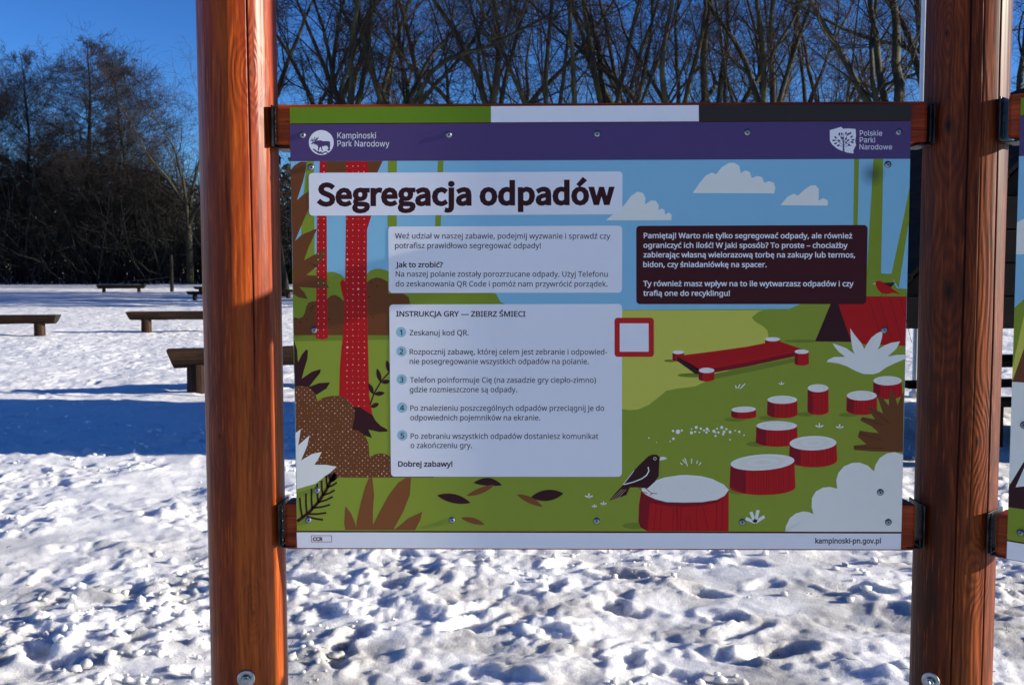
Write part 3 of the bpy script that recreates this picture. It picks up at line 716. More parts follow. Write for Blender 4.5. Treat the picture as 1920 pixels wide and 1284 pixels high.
# text -----------------------------------------------------------------
import os
FD = os.path.join(bpy.utils.resource_path('LOCAL'), 'datafiles', 'fonts')
def font(fn):
    try: return bpy.data.fonts.load(os.path.join(FD, fn))
    except Exception: return None
F_BODY = font('NotoSansHebrew-Regular.woff2'); F_TITLE = font('Noto Sans CJK Regular.woff2'); F_LOGO = font('Inter.woff2')
def text_mesh(body, fnt, bold=0.0, res=3):
    c = bpy.data.curves.new('t', 'FONT')
    if fnt: c.font = fnt
    c.body = body; c.size = 1.0; c.resolution_u = res; c.bevel_depth = bold; c.bevel_resolution = 0
    c.fill_mode = 'FRONT' if not bold else 'BOTH'
    o = bpy.data.objects.new('t', c); COL.objects.link(o)
    dg = bpy.context.evaluated_depsgraph_get(); dg.update()
    me = bpy.data.meshes.new_from_object(o.evaluated_get(dg))
    bpy.data.objects.remove(o); bpy.data.curves.remove(c)
    co = np.empty(len(me.vertices) * 3); me.vertices.foreach_get('co', co); co = co.reshape(-1, 3)
    faces = [tuple(p.vertices) for p in me.polygons]; bpy.data.meshes.remove(me)
    return co, faces
CAPH = {}
def cap_height(fnt, bold):
    k = (fnt.name if fnt else '', bold)
    if k not in CAPH:
        co, _ = text_mesh('H', fnt, bold); CAPH[k] = (co[:, 1].min(), co[:, 1].max() - co[:, 1].min())
    return CAPH[k]
class Lettering:
    def __init__(s): s.V = []; s.F = []; s.n = 0
    def add(s, body, x0, x1, base, cap, fnt, bold=0.0, lay=12, base2=None):
        """one line of print: left and right end, baseline and capital height in the design's own units"""
        ext = 'ę' in body and fnt is F_BODY
        co, fc = text_mesh(body.replace('ę', 'e') if ext else body, fnt, bold)
        if ext:                                # this face's e with a tail fills badly: draw the tail by hand
            for i, ch in enumerate(body):
                if ch == 'ę':
                    pre, _ = text_mesh(body[:i + 1].replace('ę', 'e'), fnt, bold); xe = pre[:, 0].max() - 0.12
                    h = 0.045 + bold
                    tail = [(xe + 0.03, 0.03), (xe - 0.07, -0.09), (xe - 0.04, -0.185), (xe + 0.09, -0.175), (xe + 0.09, -0.175 + h), (xe + 0.02, -0.13), (xe + 0.02, -0.08), (xe + 0.10, 0.03)]
                    n0 = len(co); co = np.vstack([co, [(a, b, 0) for a, b in tail]])
                    fc.append(tuple(range(n0, n0 + len(tail))))
        _, ch_ = cap_height(fnt, bold)
        mn, mx = co[:, 0].min(), co[:, 0].max()
        base2 = base if base2 is None else base2
        u = (co[:, 0] - mn) / (mx - mn); X = x0 + (x1 - x0) * u; Yp = base + (base2 - base) * u - co[:, 1] * cap / ch_
        q = HB @ np.stack([X, Yp, np.ones_like(X)]); bx, bz = q[0] / q[2], q[1] / q[2]
        zz = co[:, 2] / max(abs(co[:, 2]).max(), 1e-6) * 0.000004 if bold else co[:, 2] * 0
        s.V.append(np.stack([bx, -lay * LAY - zz, bz], 1)); s.F.append([tuple(f) for f in fc])
    def done(s, name, mat, parent):
        n = 0
        for V, Fc in zip(s.V, s.F):
            me = bpy.data.meshes.new(name); me.from_pydata(V.tolist(), [], Fc); link_mesh(name, me, mat, parent)

# ------------------------------------------------------------------ main information board
BD = empty('information_board', (0, 0, PANEL_Z))
tag(BD, 'illustrated waste sorting board with title Segregacja odpadów, hung between two round posts', 'information board')
def hexa_panel(name, c4, y0, y1, mat, parent):
    bm = bmesh.new(); q = [B(*p) for p in c4]
    f = [bm.verts.new((a, y0, b)) for a, b in q]; k = [bm.verts.new((a, y1, b)) for a, b in q]
    bm.faces.new(f[::-1]); bm.faces.new(k)
    for i in range(4): bm.faces.new((f[i], f[(i + 1) % 4], k[(i + 1) % 4], k[i]))
    bmesh.ops.recalc_face_normals(bm, faces=bm.faces); return bm_obj(name, bm, mat, parent)
hexa_panel('sign_panel', [(544, 234), (1708.5, 227), (1689.5, 996), (556, 995)], 0.0002, 0.003, PANEL_EDGE, BD)
hexa_panel('top_strip', [(544, 202), (1709.5, 195), (1708.7, 225.5), (544.4, 232.3)], 0.0002, 0.003, PANEL_EDGE, BD)
hexa_panel('bottom_strip', [(555.5, 997.6), (1689.3, 999), (1688.5, 1029), (556.5, 1027)], 0.0002, 0.003, PANEL_EDGE, BD)
S = Sheet()
S.poly([(544, 202), (921, 199.7), (921, 229.8), (544.4, 232.3)], 'green_strip', 2); S.done('strip_print', BD); S = Sheet()
S.poly([(921, 199.7), (1310.5, 197.4), (1310.8, 227.6), (921, 229.8)], 'white', 2); S.done('strip_print', BD); S = Sheet()
S.poly([(1310.5, 197.4), (1709.5, 195), (1708.7, 225.5), (1310.8, 227.6)], 'black_strip', 2); S.done('strip_print', BD); S = Sheet()
S.poly([(555.5, 997.8), (1689.3, 999.4), (1688.5, 1029), (556.5, 1027)], 'white', 2)
S.done('strip_print', BD)
S = Sheet()
S.poly([(544, 234), (1708.5, 227), (1707, 297.5), (545.5, 303.2)], 'purple', 2)
S.disc(603, 268, 23.3, 'white', 4, seg=40)
moose = Z(550, 230, 9.143, [(310, 370), (330, 345), (355, 335), (390, 318), (430, 312), (470, 308), (520, 325), (570, 322), (620, 325), (640, 345), (632, 372), (640, 395), (632, 440), (618, 490), (600, 490), (606, 440), (590, 410), (560, 400), (520, 412), (500, 410), (498, 440), (512, 490), (496, 492), (480, 440), (470, 415), (455, 440), (445, 480), (420, 480), (430, 440), (425, 405), (400, 385), (385, 372), (378, 405), (368, 372), (345, 365), (325, 382)])
S.poly(moose, 'purple', 6)
for a, b in (((345, 335), (305, 300)), ((345, 335), (320, 270)), ((360, 325), (345, 285)), ((370, 320), (372, 250)), ((375, 322), (405, 262)), ((380, 322), (438, 252)), ((330, 318), (300, 312)), ((385, 318), (430, 280))):
    S.line(Z(550, 230, 9.143, [a, b]), 1.2, 'purple', 6)
for k, (a, b, wd) in enumerate((((345, 455), (400, 505), 2.2), ((370, 470), (440, 535), 2.0), ((420, 495), (470, 540), 2.6), ((470, 500), (500, 540), 2.0), ((505, 520), (560, 510), 2.2), ((555, 495), (600, 530), 1.8), ((590, 470), (640, 465), 1.8), ((445, 520), (520, 545), 1.6))):
    S.line(Z(550, 230, 9.143, [a, b]), wd, 'purple', 6)
pol = Z(1420, 160, 3.84, [(523, 322), (560, 312), (605, 298), (618, 312), (660, 310), (708, 314), (712, 360), (706, 400), (712, 430), (692, 468), (694, 490), (650, 484), (612, 472), (575, 455), (540, 425), (524, 400)])
S.poly(pol, 'white', 4)
S.line(Z(1420, 160, 3.84, [(622, 478), (622, 420), (620, 370)]), 3.2, 'purple', 6, 0.4)
for a, b in (((622, 430), (560, 390)), ((622, 420), (592, 350)), ((622, 415), (650, 350)), ((622, 430), (690, 400)), ((622, 440), (570, 430)), ((622, 440), (680, 432)), ((622, 400), (625, 345))):
    S.line(Z(1420, 160, 3.84, [a, b]), 0.9, 'purple', 6)
for cx, cy, an in ((592, 350, -1.3), (565, 375, -2.4), (552, 396, 3.0), (565, 418, 2.8), (585, 432, 2.4), (610, 350, -1.6), (640, 345, -1.4), (655, 352, -1.0), (680, 370, -0.8), (690, 392, -0.2), (685, 410, 0.2), (662, 428, 0.5), (612, 378, -2.0), (640, 385, -1.0), (655, 395, -0.6), (590, 398, -2.6), (670, 345, -1.0), (640, 410, -0.4)):
    c_ = np.array((1420 + cx / 3.84, 160 + cy / 3.84)); d_ = np.array((math.cos(an), math.sin(an))) * 3.2
    S.leaf(tuple(c_ - d_), tuple(c_ + d_), 3.3, 'purple', 6)
S.done('header_band', BD)

# the printed picture
S = Sheet()
S.poly([(545.5, 303.2), (1707, 297.5), (1689.5, 996), (556, 995)], 'sky', 2)
# far green
S.poly(Z(540, 490, 6.114, [(50, 90), (330, 90), (330, 110), (450, 125), (520, 120), (600, 150), (655, 195), (905, 150), (940, 110), (1000, 88), (1060, 85), (1145, 110), (1400, 230)]) + [(929.6, 550), (938, 566), (955, 573), (955, 600), (1170, 640), (1170, 700), (551, 700)], 'olive', 3)
S.poly([(552, 631), (1170, 631), (1170, 581), (1480, 578.5), (1500, 570), (1560, 560), (1700, 545), (1689.5, 996), (556, 995)], 'grass', 4)
S.poly([(552, 629), (730, 629), (730, 637), (552, 640)], 'shadow_green', 5)
S.poly([(1160, 581.5), (1432, 581)] + Z(1400, 560, 4.28, [(90, 105), (40, 150), (70, 185), (130, 218), (165, 250), (175, 300), (150, 355)]) + [(1420, 668), (1320, 716)] + Z(1140, 560, 4.587, [(750, 752), (600, 770), (500, 790), (440, 840), (350, 910), (260, 950), (180, 957), (90, 940)]), 'meadow', 5)
# brown bushes
S.poly(Z(540, 490, 6.114, [(60, 640), (120, 655), (165, 640), (190, 600), (210, 520), (235, 475), (280, 460), (330, 460), (400, 470), (455, 430), (490, 395), (540, 385), (590, 410), (640, 455), (660, 470), (850, 400), (905, 240), (950, 205), (1010, 185), (1070, 195), (1145, 235), (1150, 370), (1320, 370), (1385, 410), (1400, 490), (1400, 700), (1300, 848), (70, 848)]), 'brown', 6)
for x_, y_ in ((255, 545), (275, 540), (285, 515), (265, 575), (960, 250), (1015, 285), (930, 408), (975, 645), (215, 665), (140, 700), (470, 665), (90, 660)): S.disc(540 + x_ / 6.114, 490 + y_ / 6.114, 1.3, 'dark', 7, seg=8)
# slim olive trunks
S.poly([(576, 303), (589, 303), (590.5, 490), (588, 520), (563, 520), (566, 400)], 'olive', 7)
S.poly([(728, 302.4), (744.5, 302.3), (744, 425), (727, 425)], 'olive', 7)
S.poly([(821.6, 302), (832, 302), (826.5, 425), (816, 425)], 'olive', 7)
S.poly([(1602, 298), (1611, 298), (1608, 424), (1600, 424)], 'olive', 7)
S.poly([(1638, 298), (1656.5, 298), (1652, 514), (1625, 514)], 'olive', 7)
S.poly([(1705.8, 350), (1704.5, 414), (1685, 540), (1671, 516), (1696, 400)], 'olive', 7)
S.poly([(1624, 511), (1673, 513), (1676, 530), (1682, 540), (1700.5, 541), (1700.3, 560), (1624, 560)], 'olive', 8)
# red trees
S.poly([(612, 303), (718, 302.5), (708, 324), (612, 324)], 'brown', 8)
S.poly([(600, 303), (612, 303), (613, 420), (613.5, 560), (615, 634), (604, 637), (592, 634), (594, 480), (595, 405), (599, 350)], 'red', 9)
S.poly([(649, 303), (690, 303), (697, 404), (688.5, 431), (688, 560), (690, 650), (692, 740), (698, 778)] + Z(540, 690, 6.114, [(900, 500), (830, 450), (750, 440), (570, 430), (585, 300)]) + [(637, 690), (640, 655), (644, 620), (646, 568)] + Z(540, 490, 6.114, [(612, 330), (598, 250), (622, 203), (655, 235)]) + [(648, 480), (649, 405)], 'red', 9)
S.poly(Z(540, 690, 6.114, [(740, 440), (830, 450), (900, 500), (965, 535), (1000, 600), (1060, 660), (1135, 703), (1135, 727), (1050, 732), (920, 705), (962, 802), (870, 770), (800, 715), (720, 712), (745, 600)]), 'dark', 10)
rr = random.Random(5)
for gy in range(42):
    for gx in range(4):
        x_ = 651 + gx * 10.7 + rr.uniform(-.6, .6); y_ = 312 + gy * 10.95 + rr.uniform(-.5, .5)
        if y_ < 640 or x_ > 640:
            q_ = rr.random(); rd = 2.0 if q_ > 0.955 else (1.05 if q_ > 0.35 else 0.6)
            if y_ < 772: S.disc(x_ + (y_ > 690) * -0.5, y_, rd, 'pink', 11, seg=8)
    for gx in range(2):
        y_ = 312 + gy * 10.95
        if y_ < 632: S.disc(597 + gx * 10.4 + rr.uniform(-.6, .6), y_, 1.05 if rr.random() > .3 else 0.7, 'pink', 11, seg=8)
# palm leaves at the left margin
S.poly(Z(540, 290, 6.114, [(35, 180), (80, 125), (150, 85), (218, 85), (205, 190), (170, 330), (105, 525), (180, 460), (240, 425), (330, 330), (240, 620), (150, 830), (85, 990), (160, 920), (330, 850), (328, 870), (240, 1060), (185, 1215), (300, 1150), (410, 1100), (440, 1110), (400, 1190), (340, 1284)]) + Z(540, 490, 6.114, [(345, 55), (210, 158), (320, 165), (420, 220), (472, 305), (340, 310), (130, 297), (190, 360), (228, 435), (120, 415), (62, 375)]), 'brown', 10)
# dark spiky plant
S.poly(Z(540, 490, 6.114, [(68, 900), (105, 1020), (113, 1160), (160, 1070), (205, 1012), (228, 1020), (222, 1120), (185, 1240)]) + Z(540, 690, 6.114, [(165, 90), (155, 125), (270, 45), (375, 12), (368, 55), (300, 140), (240, 215), (360, 172), (482, 165), (440, 235), (330, 305), (78, 330)]), 'dark', 10)
# sprig
S.line(Z(540, 690, 6.114, [(940, 420), (985, 290), (1065, 155), (1165, 40)]), 2.6, 'dark', 10)
for a, b in (((975, 300), (925, 175)), ((985, 300), (1108, 285)), ((1062, 165), (1020, 5)), ((1068, 165), (1172, 150)), ((945, 450), (1042, 405)), ((1165, 60), (1130, -90))):
    S.leaf(Z(540, 690, 6.114, [a])[0], Z(540, 690, 6.114, [b])[0], 8.5, 'dark', 10)
# dotted bush
bush = Z(540, 690, 6.114, [(80, 210), (160, 203), (240, 222), (310, 290), (338, 385), (400, 340), (500, 318), (590, 318), (660, 345), (725, 405), (762, 480), (762, 570), (735, 680), (740, 708), (800, 712), (880, 775), (920, 860), (932, 1020), (1000, 985), (1060, 975), (1130, 990), (1180, 1020)]) + [(740, 890), (812, 892.5), (812, 895), (555, 895)]
S.poly(bush, 'brown', 12)
def inside(p, poly):
    c = False; j = len(poly) - 1
    for i in range(len(poly)):
        if (poly[i][1] > p[1]) != (poly[j][1] > p[1]) and p[0] < (poly[j][0] - poly[i][0]) * (p[1] - poly[i][1]) / (poly[j][1] - poly[i][1]) + poly[i][0]: c = not c
        j = i
    return c
for gy in range(37):
    for gx in range(20):
        x_ = 555 + gx * 10.3 + (gy % 2) * 5.1 + rr.uniform(-.8, .8); y_ = 726 + gy * 4.9 + rr.uniform(-.6, .6)
        if x_ < 734 and inside((x_, y_), bush) and rr.random() > .12: S.disc(x_, y_, rr.choice((.55, .6, .7, .75, .9, 1.2)), 'pink', 13, seg=8)
wp = Z(540, 690, 6.114, [(84, 745), (145, 700), (115, 885), (245, 770), (215, 900), (147, 1060), (270, 985), (385, 960), (345, 1040), (300, 1107), (440, 1108), (556, 1130), (480, 1200), (400, 1255)]) + Z(520, 860, 5.647, [(400, 265), (330, 285), (203, 320)])
S.poly(wp, 'pale', 14)
# fern
S.line(Z(520, 860, 5.647, [(208, 662), (330, 570), (430, 460), (510, 340), (560, 240), (610, 160)]), 6.0, 'dark', 15, 0.9)
for a, b in (((260, 615), (235, 410)), ((310, 580), (300, 365)), ((365, 530), (360, 315)), ((430, 470), (420, 265)), ((480, 390), (465, 230)), ((530, 300), (515, 175)), ((330, 585), (515, 570)), ((380, 520), (555, 485)), ((430, 460), (585, 400)), ((480, 385), (605, 330)), ((530, 300), (628, 250)), ((575, 230), (630, 190)), ((310, 610), (480, 645)), ((560, 230), (545, 160))):
    S.line(Z(520, 860, 5.647, [a, ((a[0] + b[0]) / 2 + (6 if b[0] > a[0] + 30 else -4), (a[1] + b[1]) / 2 + 6), b]), 3.6, 'dark', 15)
S.poly(Z(520, 860, 5.647, [(540, 250), (560, 170), (600, 140), (632, 170), (600, 240)]), 'dark', 15)
# brown blades
S.poly(Z(520, 860, 5.647, [(717, 753), (706, 680), (718, 500), (780, 580), (820, 680), (830, 725), (845, 620), (880, 470), (930, 290), (970, 200), (1003, 197), (1022, 380), (1008, 560), (1010, 700), (1080, 560), (1180, 380), (1280, 250), (1360, 200), (1413, 200), (1400, 380), (1330, 560), (1225, 750), (1260, 730), (1380, 630), (1532, 558), (1510, 650), (1455, 755)]), 'brown_leaf', 12)
# fallen leaves
for a, b, wd, mt, bd in (((185, 328), (488, 395), 17, 'dark', -1), ((515, 215), (772, 235), 15, 'dark', -4), ((450, 332), (705, 232), 11, 'brown_leaf', 1), ((903, 318), (1137, 430), 12, 'brown_leaf', -1), ((1030, 345), (1325, 310), 21, 'dark', 0), ((400, 530), (614, 590), 11, 'brown_leaf', -1)):
    S.leaf(Z(780, 860, 4.8, [a])[0], Z(780, 860, 4.8, [b])[0], wd, mt, 12 if mt == 'dark' else 13, bd)
def tuft(x, y, s_, n=3, mat='pale', wd=2.6):
    for k in range(n):
        a = -math.pi / 2 + (k - (n - 1) / 2) * (1.15 if n < 5 else .62)
        S.line([(x, y + s_ * .4), (x + math.cos(a) * s_, y + s_ * .4 + math.sin(a) * s_)], wd, mat, 12)
tuft(1103.5, 929, 8, 3); tuft(1114, 948, 5, 3); tuft(1131, 943, 6, 3); tuft(1465, 718, 5.5, 3, wd=1.8); tuft(1536, 797, 8, 3); tuft(1574, 799, 7.5, 3); [S.line(Z(1120, 820, 5.58, [(1648, 884), q_]), 6.0, 'pale', 12) for q_ in ((1602, 775), (1680, 757), (1548, 843), (1745, 822))]
for a, b in (((865, 262), (888, 285)), ((890, 228), (918, 268)), ((912, 212), (942, 298)), ((985, 218), (982, 272)), ((1045, 238), (1036, 272)), ((1082, 258), (1060, 288))):
    S.line(Z(1120, 820, 5.58, [a, b]), 2.0, 'pale', 12, .7)
for a, b in (((1095, 742), (1103, 770)), ((1135, 732), (1115, 770)), ((1178, 728), (1135, 772))): S.line(Z(1140, 560, 4.587, [a, b]), 2.0, 'pale', 12)
for x_, y_, r_ in ((350, 1195, 7), (415, 1232, 5), (532, 1224, 6), (560, 1201, 12), (557, 1134, 11), (600, 1142, 20), (633, 1130, 9), (716, 1150, 14), (717, 1118, 7), (757, 1104, 14), (748, 1142, 10), (784, 1147, 7), (796, 1114, 11), (824, 1131, 9), (851, 1118, 14), (845, 1147, 10), (868, 1134, 7), (909, 1137, 14), (923, 1178, 9), (936, 1115, 9), (948, 1147, 10), (976, 1104, 14), (996, 1142, 13), (988, 1163, 10), (1016, 1118, 10), (1048, 1143, 13), (1047, 1210, 7), (1092, 1131, 7), (1127, 1142, 11), (1168, 1171, 7), (925, 1150, 6)):
    S.disc(1140 + x_ / 4.587, 560 + y_ / 4.587, r_ / 4.587, 'cloud', 12, seg=12)
# clouds
def cloud(pts): S.poly(pts, 'cloud', 8)
def arcs(start, lobes, close):                 # lobes: (cx, cy, r, a0, a1) in degrees
    p = [start]
    for cx, cy, rx, ry, a0, a1 in lobes: p += [(cx + rx * math.cos(R(a)), cy - ry * math.sin(R(a))) for a in np.linspace(a0, a1, 9)]
    return p + close
cloud(Z(960, 160, 3.84, [(1302, 775), (1350, 705), (1395, 650), (1440, 628), (1472, 640), (1510, 590), (1560, 560), (1600, 557), (1638, 580), (1648, 632), (1680, 612), (1712, 622), (1728, 668), (1765, 652), (1800, 660), (1817, 700), (1850, 690), (1885, 700), (1898, 735), (1888, 777)]))
cloud(Z(960, 160, 3.84, [(676, 972), (720, 935), (760, 915), (810, 860), (860, 795), (905, 765), (945, 775), (962, 810), (958, 858), (1000, 830), (1035, 830), (1057, 862), (1055, 900), (1082, 885), (1100, 900), (1103, 930), (1130, 915), (1150, 930), (1147, 970)]))
cloud(Z(1420, 160, 3.84, [(168, 862), (220, 800), (265, 778), (292, 795), (340, 750), (385, 720), (420, 718), (444, 745), (442, 830), (475, 810), (505, 825), (510, 845), (505, 865)]))
# plank seat on round feet
def stump(cx, cy, rx, ry, bot, lay=12, tilt=0.0, lines=True):
    n = 16
    top = [(cx + rx * math.cos(a), cy + ry * math.sin(a) - tilt * math.cos(a) * rx) for a in np.linspace(0, 2 * math.pi, 28, endpoint=False)]
    arc = [(cx + rx * 1.03 * math.cos(a), bot - ry + ry * math.sin(a)) for a in np.linspace(0, math.pi, n)]
    S.poly([(cx + rx, cy - tilt * rx)] + arc + [(cx - rx, cy + tilt * rx)], 'red', lay)
    S.poly([(cx - rx * .99, cy + tilt * rx), (cx - rx * .52, cy + ry * .7), (cx - rx * .52, bot - ry * .2), (cx - rx * 1.02, bot - ry)], 'deep_red', lay + 1)
    if lines and rx > 17:
        for k in range(int(rx / 4)):
            x_ = cx - rx * .45 + rx * 1.38 * (k + rr.random() * .6) / int(rx / 4)
            if x_ < cx + rx * .97:
                yy = ry * math.sqrt(max(0, 1 - ((x_ - cx) / rx) ** 2)); S.line([(x_, cy + yy), (x_ + rr.uniform(-1, 1), bot - ry + yy - rr.uniform(0, 6))], .9, 'deep_red', lay + 1)
    S.poly(top, 'pale', lay + 2)
    if rx > 17:
        for k in (.75, .5, .25): S.poly([(cx + rx * k * math.cos(a), cy + ry * k * math.sin(a) - tilt * math.cos(a) * rx * k) for a in np.linspace(0, 2 * math.pi, 24, endpoint=False)], 'ring' if k != .5 else 'pale', lay + 3 + (.75 - k) * 3)
for c in ((1256, 676, 11, 2.5), (1300, 703, 30, 4), (1377, 786, 20, 4), (1440, 783, 18, 4), (1510, 776, 18, 4), (1590, 777, 18, 4), (1420, 832, 22, 5), (1385, 920, 20, 6), (1190, 985, 24, 6), (1500, 639, 30, 3)): S.disc(c[0], c[1], c[2], 'shadow_green', 6, c[3], 20)
S.poly([(1330, 712), (1340, 700), (1492, 670), (1492, 678), (1400, 698)], 'shadow_green', 6)
stump(1271.5, 660, 10.7, 3.5, 677.5, 9); stump(1448.5, 635.5, 14, 4, 646, 9)
S.poly([(1270, 668), (1311, 692), (1309, 701), (1304, 701), (1269, 676)], 'dark', 13)
S.poly([(1270, 667.5), (1285, 665), (1336, 658.5), (1400, 649.5), (1433, 643), (1463, 640), (1505, 654.5), (1490, 660), (1400, 679), (1340, 690), (1310, 694)], 'red', 13)
S.poly([(1310, 694), (1340, 690), (1400, 679), (1492, 659.5), (1492, 667), (1400, 687), (1340, 698), (1309, 701)], 'deep_red', 13)
for k in range(5):
    t = (k + 1) / 6; S.line([(1275 + 36 * t, 668 + 24 * t), (1360 + 15 * t, 656 + 24 * t), (1462 + 38 * t, 640 + 16 * t)], .8, 'deep_red', 14)
stump(1324.5, 694, 14.6, 5, 714.8, 15); stump(1503, 658.8, 13.2, 4.2, 684.8, 15)
# tent
S.poly([(1558, 568), (1528, 639.6), (1600, 640.5), (1574, 568)], 'dark', 9)
S.poly([(1571, 568), (1596, 640), (1620, 645), (1697.5, 648), (1700.2, 555), (1620, 555), (1620, 568)], 'red', 10)
for k in range(4): S.line([(1628 + k * 20, 558), (1655 + k * 18, 640)], 1.0, 'deep_red', 11)
# little red bird on the tent
S.poly(Z(1180, 400, 3.556, [(1640, 468), (1645, 450), (1670, 447), (1700, 460), (1740, 490), (1812, 540), (1760, 528), (1720, 537), (1680, 530), (1655, 505)]), 'red', 10)
S.poly(Z(1180, 400, 3.556, [(1620, 468), (1642, 462), (1642, 472)]), 'pale', 10)
S.poly(Z(1180, 400, 3.556, [(1690, 462), (1775, 457), (1745, 492)]), 'dark', 11)
for a, b in (((1695, 530), (1675, 552)), ((1715, 532), (1705, 550))): S.line(Z(1180, 400, 3.556, [a, b]), .8, 'dark', 11)
# stumps, back to front
stump(1664, 713, 26.7, 8.8, 748, 12); stump(1615.5, 741, 28.2, 9.2, 777.5, 15); stump(1533.5, 727, 19.5, 7.5, 777.5, 12); stump(1466.5, 748.8, 28, 7.7, 783.5, 12)
stump(1394, 767, 23, 5.6, 785, 12, .03); stump(1456, 797.5, 38.3, 8.8, 837, 14); stump(1524, 830, 44, 13.6, 875.5, 18, .02); stump(1429, 866, 60, 15, 927.5, 20, .06)
S.poly(Z(1400, 560, 4.28, [(640, 505), (655, 485), (700, 465), (790, 463), (740, 425), (710, 390), (688, 355), (740, 372), (800, 395), (865, 442), (848, 400), (838, 330), (830, 235), (860, 280), (920, 355), (943, 402), (960, 370), (1000, 310), (1045, 275), (1092, 255), (1085, 310), (1068, 370), (1050, 407), (1110, 370), (1160, 350), (1230, 340), (1200, 400), (1130, 462), (1200, 448), (1272, 445), (1270, 482), (1200, 510), (1120, 548), (1060, 590), (1010, 604), (940, 602), (880, 580), (800, 538), (740, 518), (690, 510)]), 'pale', 19)
S.poly(Z(1400, 560, 4.28, [(855, 1175), (960, 1165), (890, 1105), (905, 1055), (990, 1068), (1060, 1075), (1000, 1020), (910, 975), (925, 945), (1030, 965), (975, 890), (985, 862), (1040, 890), (1095, 920), (1070, 850), (1048, 778), (1070, 770), (1140, 855), (1142, 760), (1160, 718), (1190, 780), (1210, 850), (1230, 800), (1260, 738), (1252, 1226), (1000, 1222), (860, 1210)]), 'brown', 20)
for a, b in (((920, 960), (1100, 1010)), ((900, 1078), (1080, 1130)), ((985, 870), (1150, 1000)), ((865, 1190), (1100, 1195))): S.line(Z(1400, 560, 4.28, [a, b]), .8, 'dark', 21)
S.poly(Z(1400, 820, 5.333, [(380, 943), (390, 880), (430, 800), (490, 755), (560, 735), (620, 742), (665, 762), (645, 690), (650, 600), (690, 535), (760, 497), (830, 490), (903, 508), (893, 420), (915, 350), (970, 285), (1050, 250), (1130, 247), (1210, 278), (1272, 335), (1285, 270), (1330, 200), (1400, 155), (1480, 143), (1563, 168)]) + [(1689.6, 996), (1471.2, 995.8)], 'cloud', 22)
# big stump and blackbird
topb = Z(1120, 820, 5.58, [(455, 560), (470, 515), (560, 480), (600, 450), (700, 415), (850, 392), (930, 388), (1080, 400), (1200, 430), (1320, 490), (1372, 545), (1330, 605), (1250, 648), (1100, 673), (900, 678), (720, 673), (600, 642), (520, 605)])
S.poly(Z(1120, 820, 5.58, [(455, 560), (432, 700), (426, 880), (450, 940), (520, 978), (1370, 978), (1372, 545), (900, 600)]), 'red', 18)
S.poly(Z(1120, 820, 5.58, [(455, 560), (432, 700), (426, 880), (450, 940), (520, 975), (545, 680), (700, 710), (880, 722), (1080, 712), (1250, 680), (1320, 630), (1250, 648), (1100, 673), (900, 678), (720, 673), (600, 642), (520, 605)]), 'deep_red', 19)
for pts in ([(610, 710), (600, 850), (585, 975)], [(670, 720), (655, 860), (650, 975)], [(790, 725), (785, 975)], [(835, 725), (828, 975)], [(875, 722), (865, 900), (870, 975)], [(925, 975), (930, 850), (945, 795), (960, 850), (980, 975)], [(1040, 720), (1030, 850), (1045, 975)], [(1095, 705), (1130, 850), (1160, 975)], [(1245, 690), (1240, 975)], [(1310, 650), (1295, 975)], [(820, 725), (845, 975)]):
    S.line(Z(1120, 820, 5.58, pts), 1.2, 'deep_red', 20)
S.poly(topb, 'pale', 21)
for k, (rx_, ry_) in enumerate(((330, 105), (318, 100), (255, 78), (244, 73), (180, 52), (170, 47), (105, 28), (95, 23), (35, 9))):
    S.poly([(1120 + (905 + rx_ * math.cos(a)) / 5.58, 820 + (528 + ry_ * math.sin(a)) / 5.58) for a in np.linspace(0, 2 * math.pi, 36, endpoint=False)], 'ring' if k % 2 == 0 else 'pale', 22 + k * .5)
S.poly(Z(1120, 820, 5.58, [(122, 655), (190, 575), (270, 490), (340, 390), (430, 290), (530, 195), (575, 176), (620, 178), (655, 208), (647, 240), (642, 330), (640, 400), (600, 460), (520, 532), (440, 520), (338, 520), (300, 600), (190, 637)]), 'dark', 27)
S.poly(Z(1120, 820, 5.58, [(645, 205), (690, 198), (732, 217), (690, 232), (645, 240)]), 'pale', 27)
S.disc(1120 + 600 / 5.58, 820 + 219 / 5.58, 3.0, 'ring', 28, seg=14); S.disc(1120 + 600 / 5.58, 820 + 219 / 5.58, 2.1, 'dark', 29, seg=14)
S.line(Z(1120, 820, 5.58, [(528, 305), (536, 350), (510, 395), (460, 430), (380, 462), (275, 490)]), 2.2, 'pale', 28, .8)
S.line(Z(1120, 820, 5.58, [(380, 345), (330, 410), (265, 492)]), 1.2, 'pale', 28)
for pts in ([(430, 518), (455, 555), (475, 572), (520, 578)], [(490, 520), (560, 578), (620, 586)], [(575, 580), (545, 602)]): S.line(Z(1120, 820, 5.58, pts), 1.3, 'red', 28)
for k in range(3): S.line(Z(1120, 820, 5.58, [(150 + k * 30, 640 - k * 3), (255 + k * 22, 540)]), .5, 'pink', 28)
S.done('printed_picture', BD)

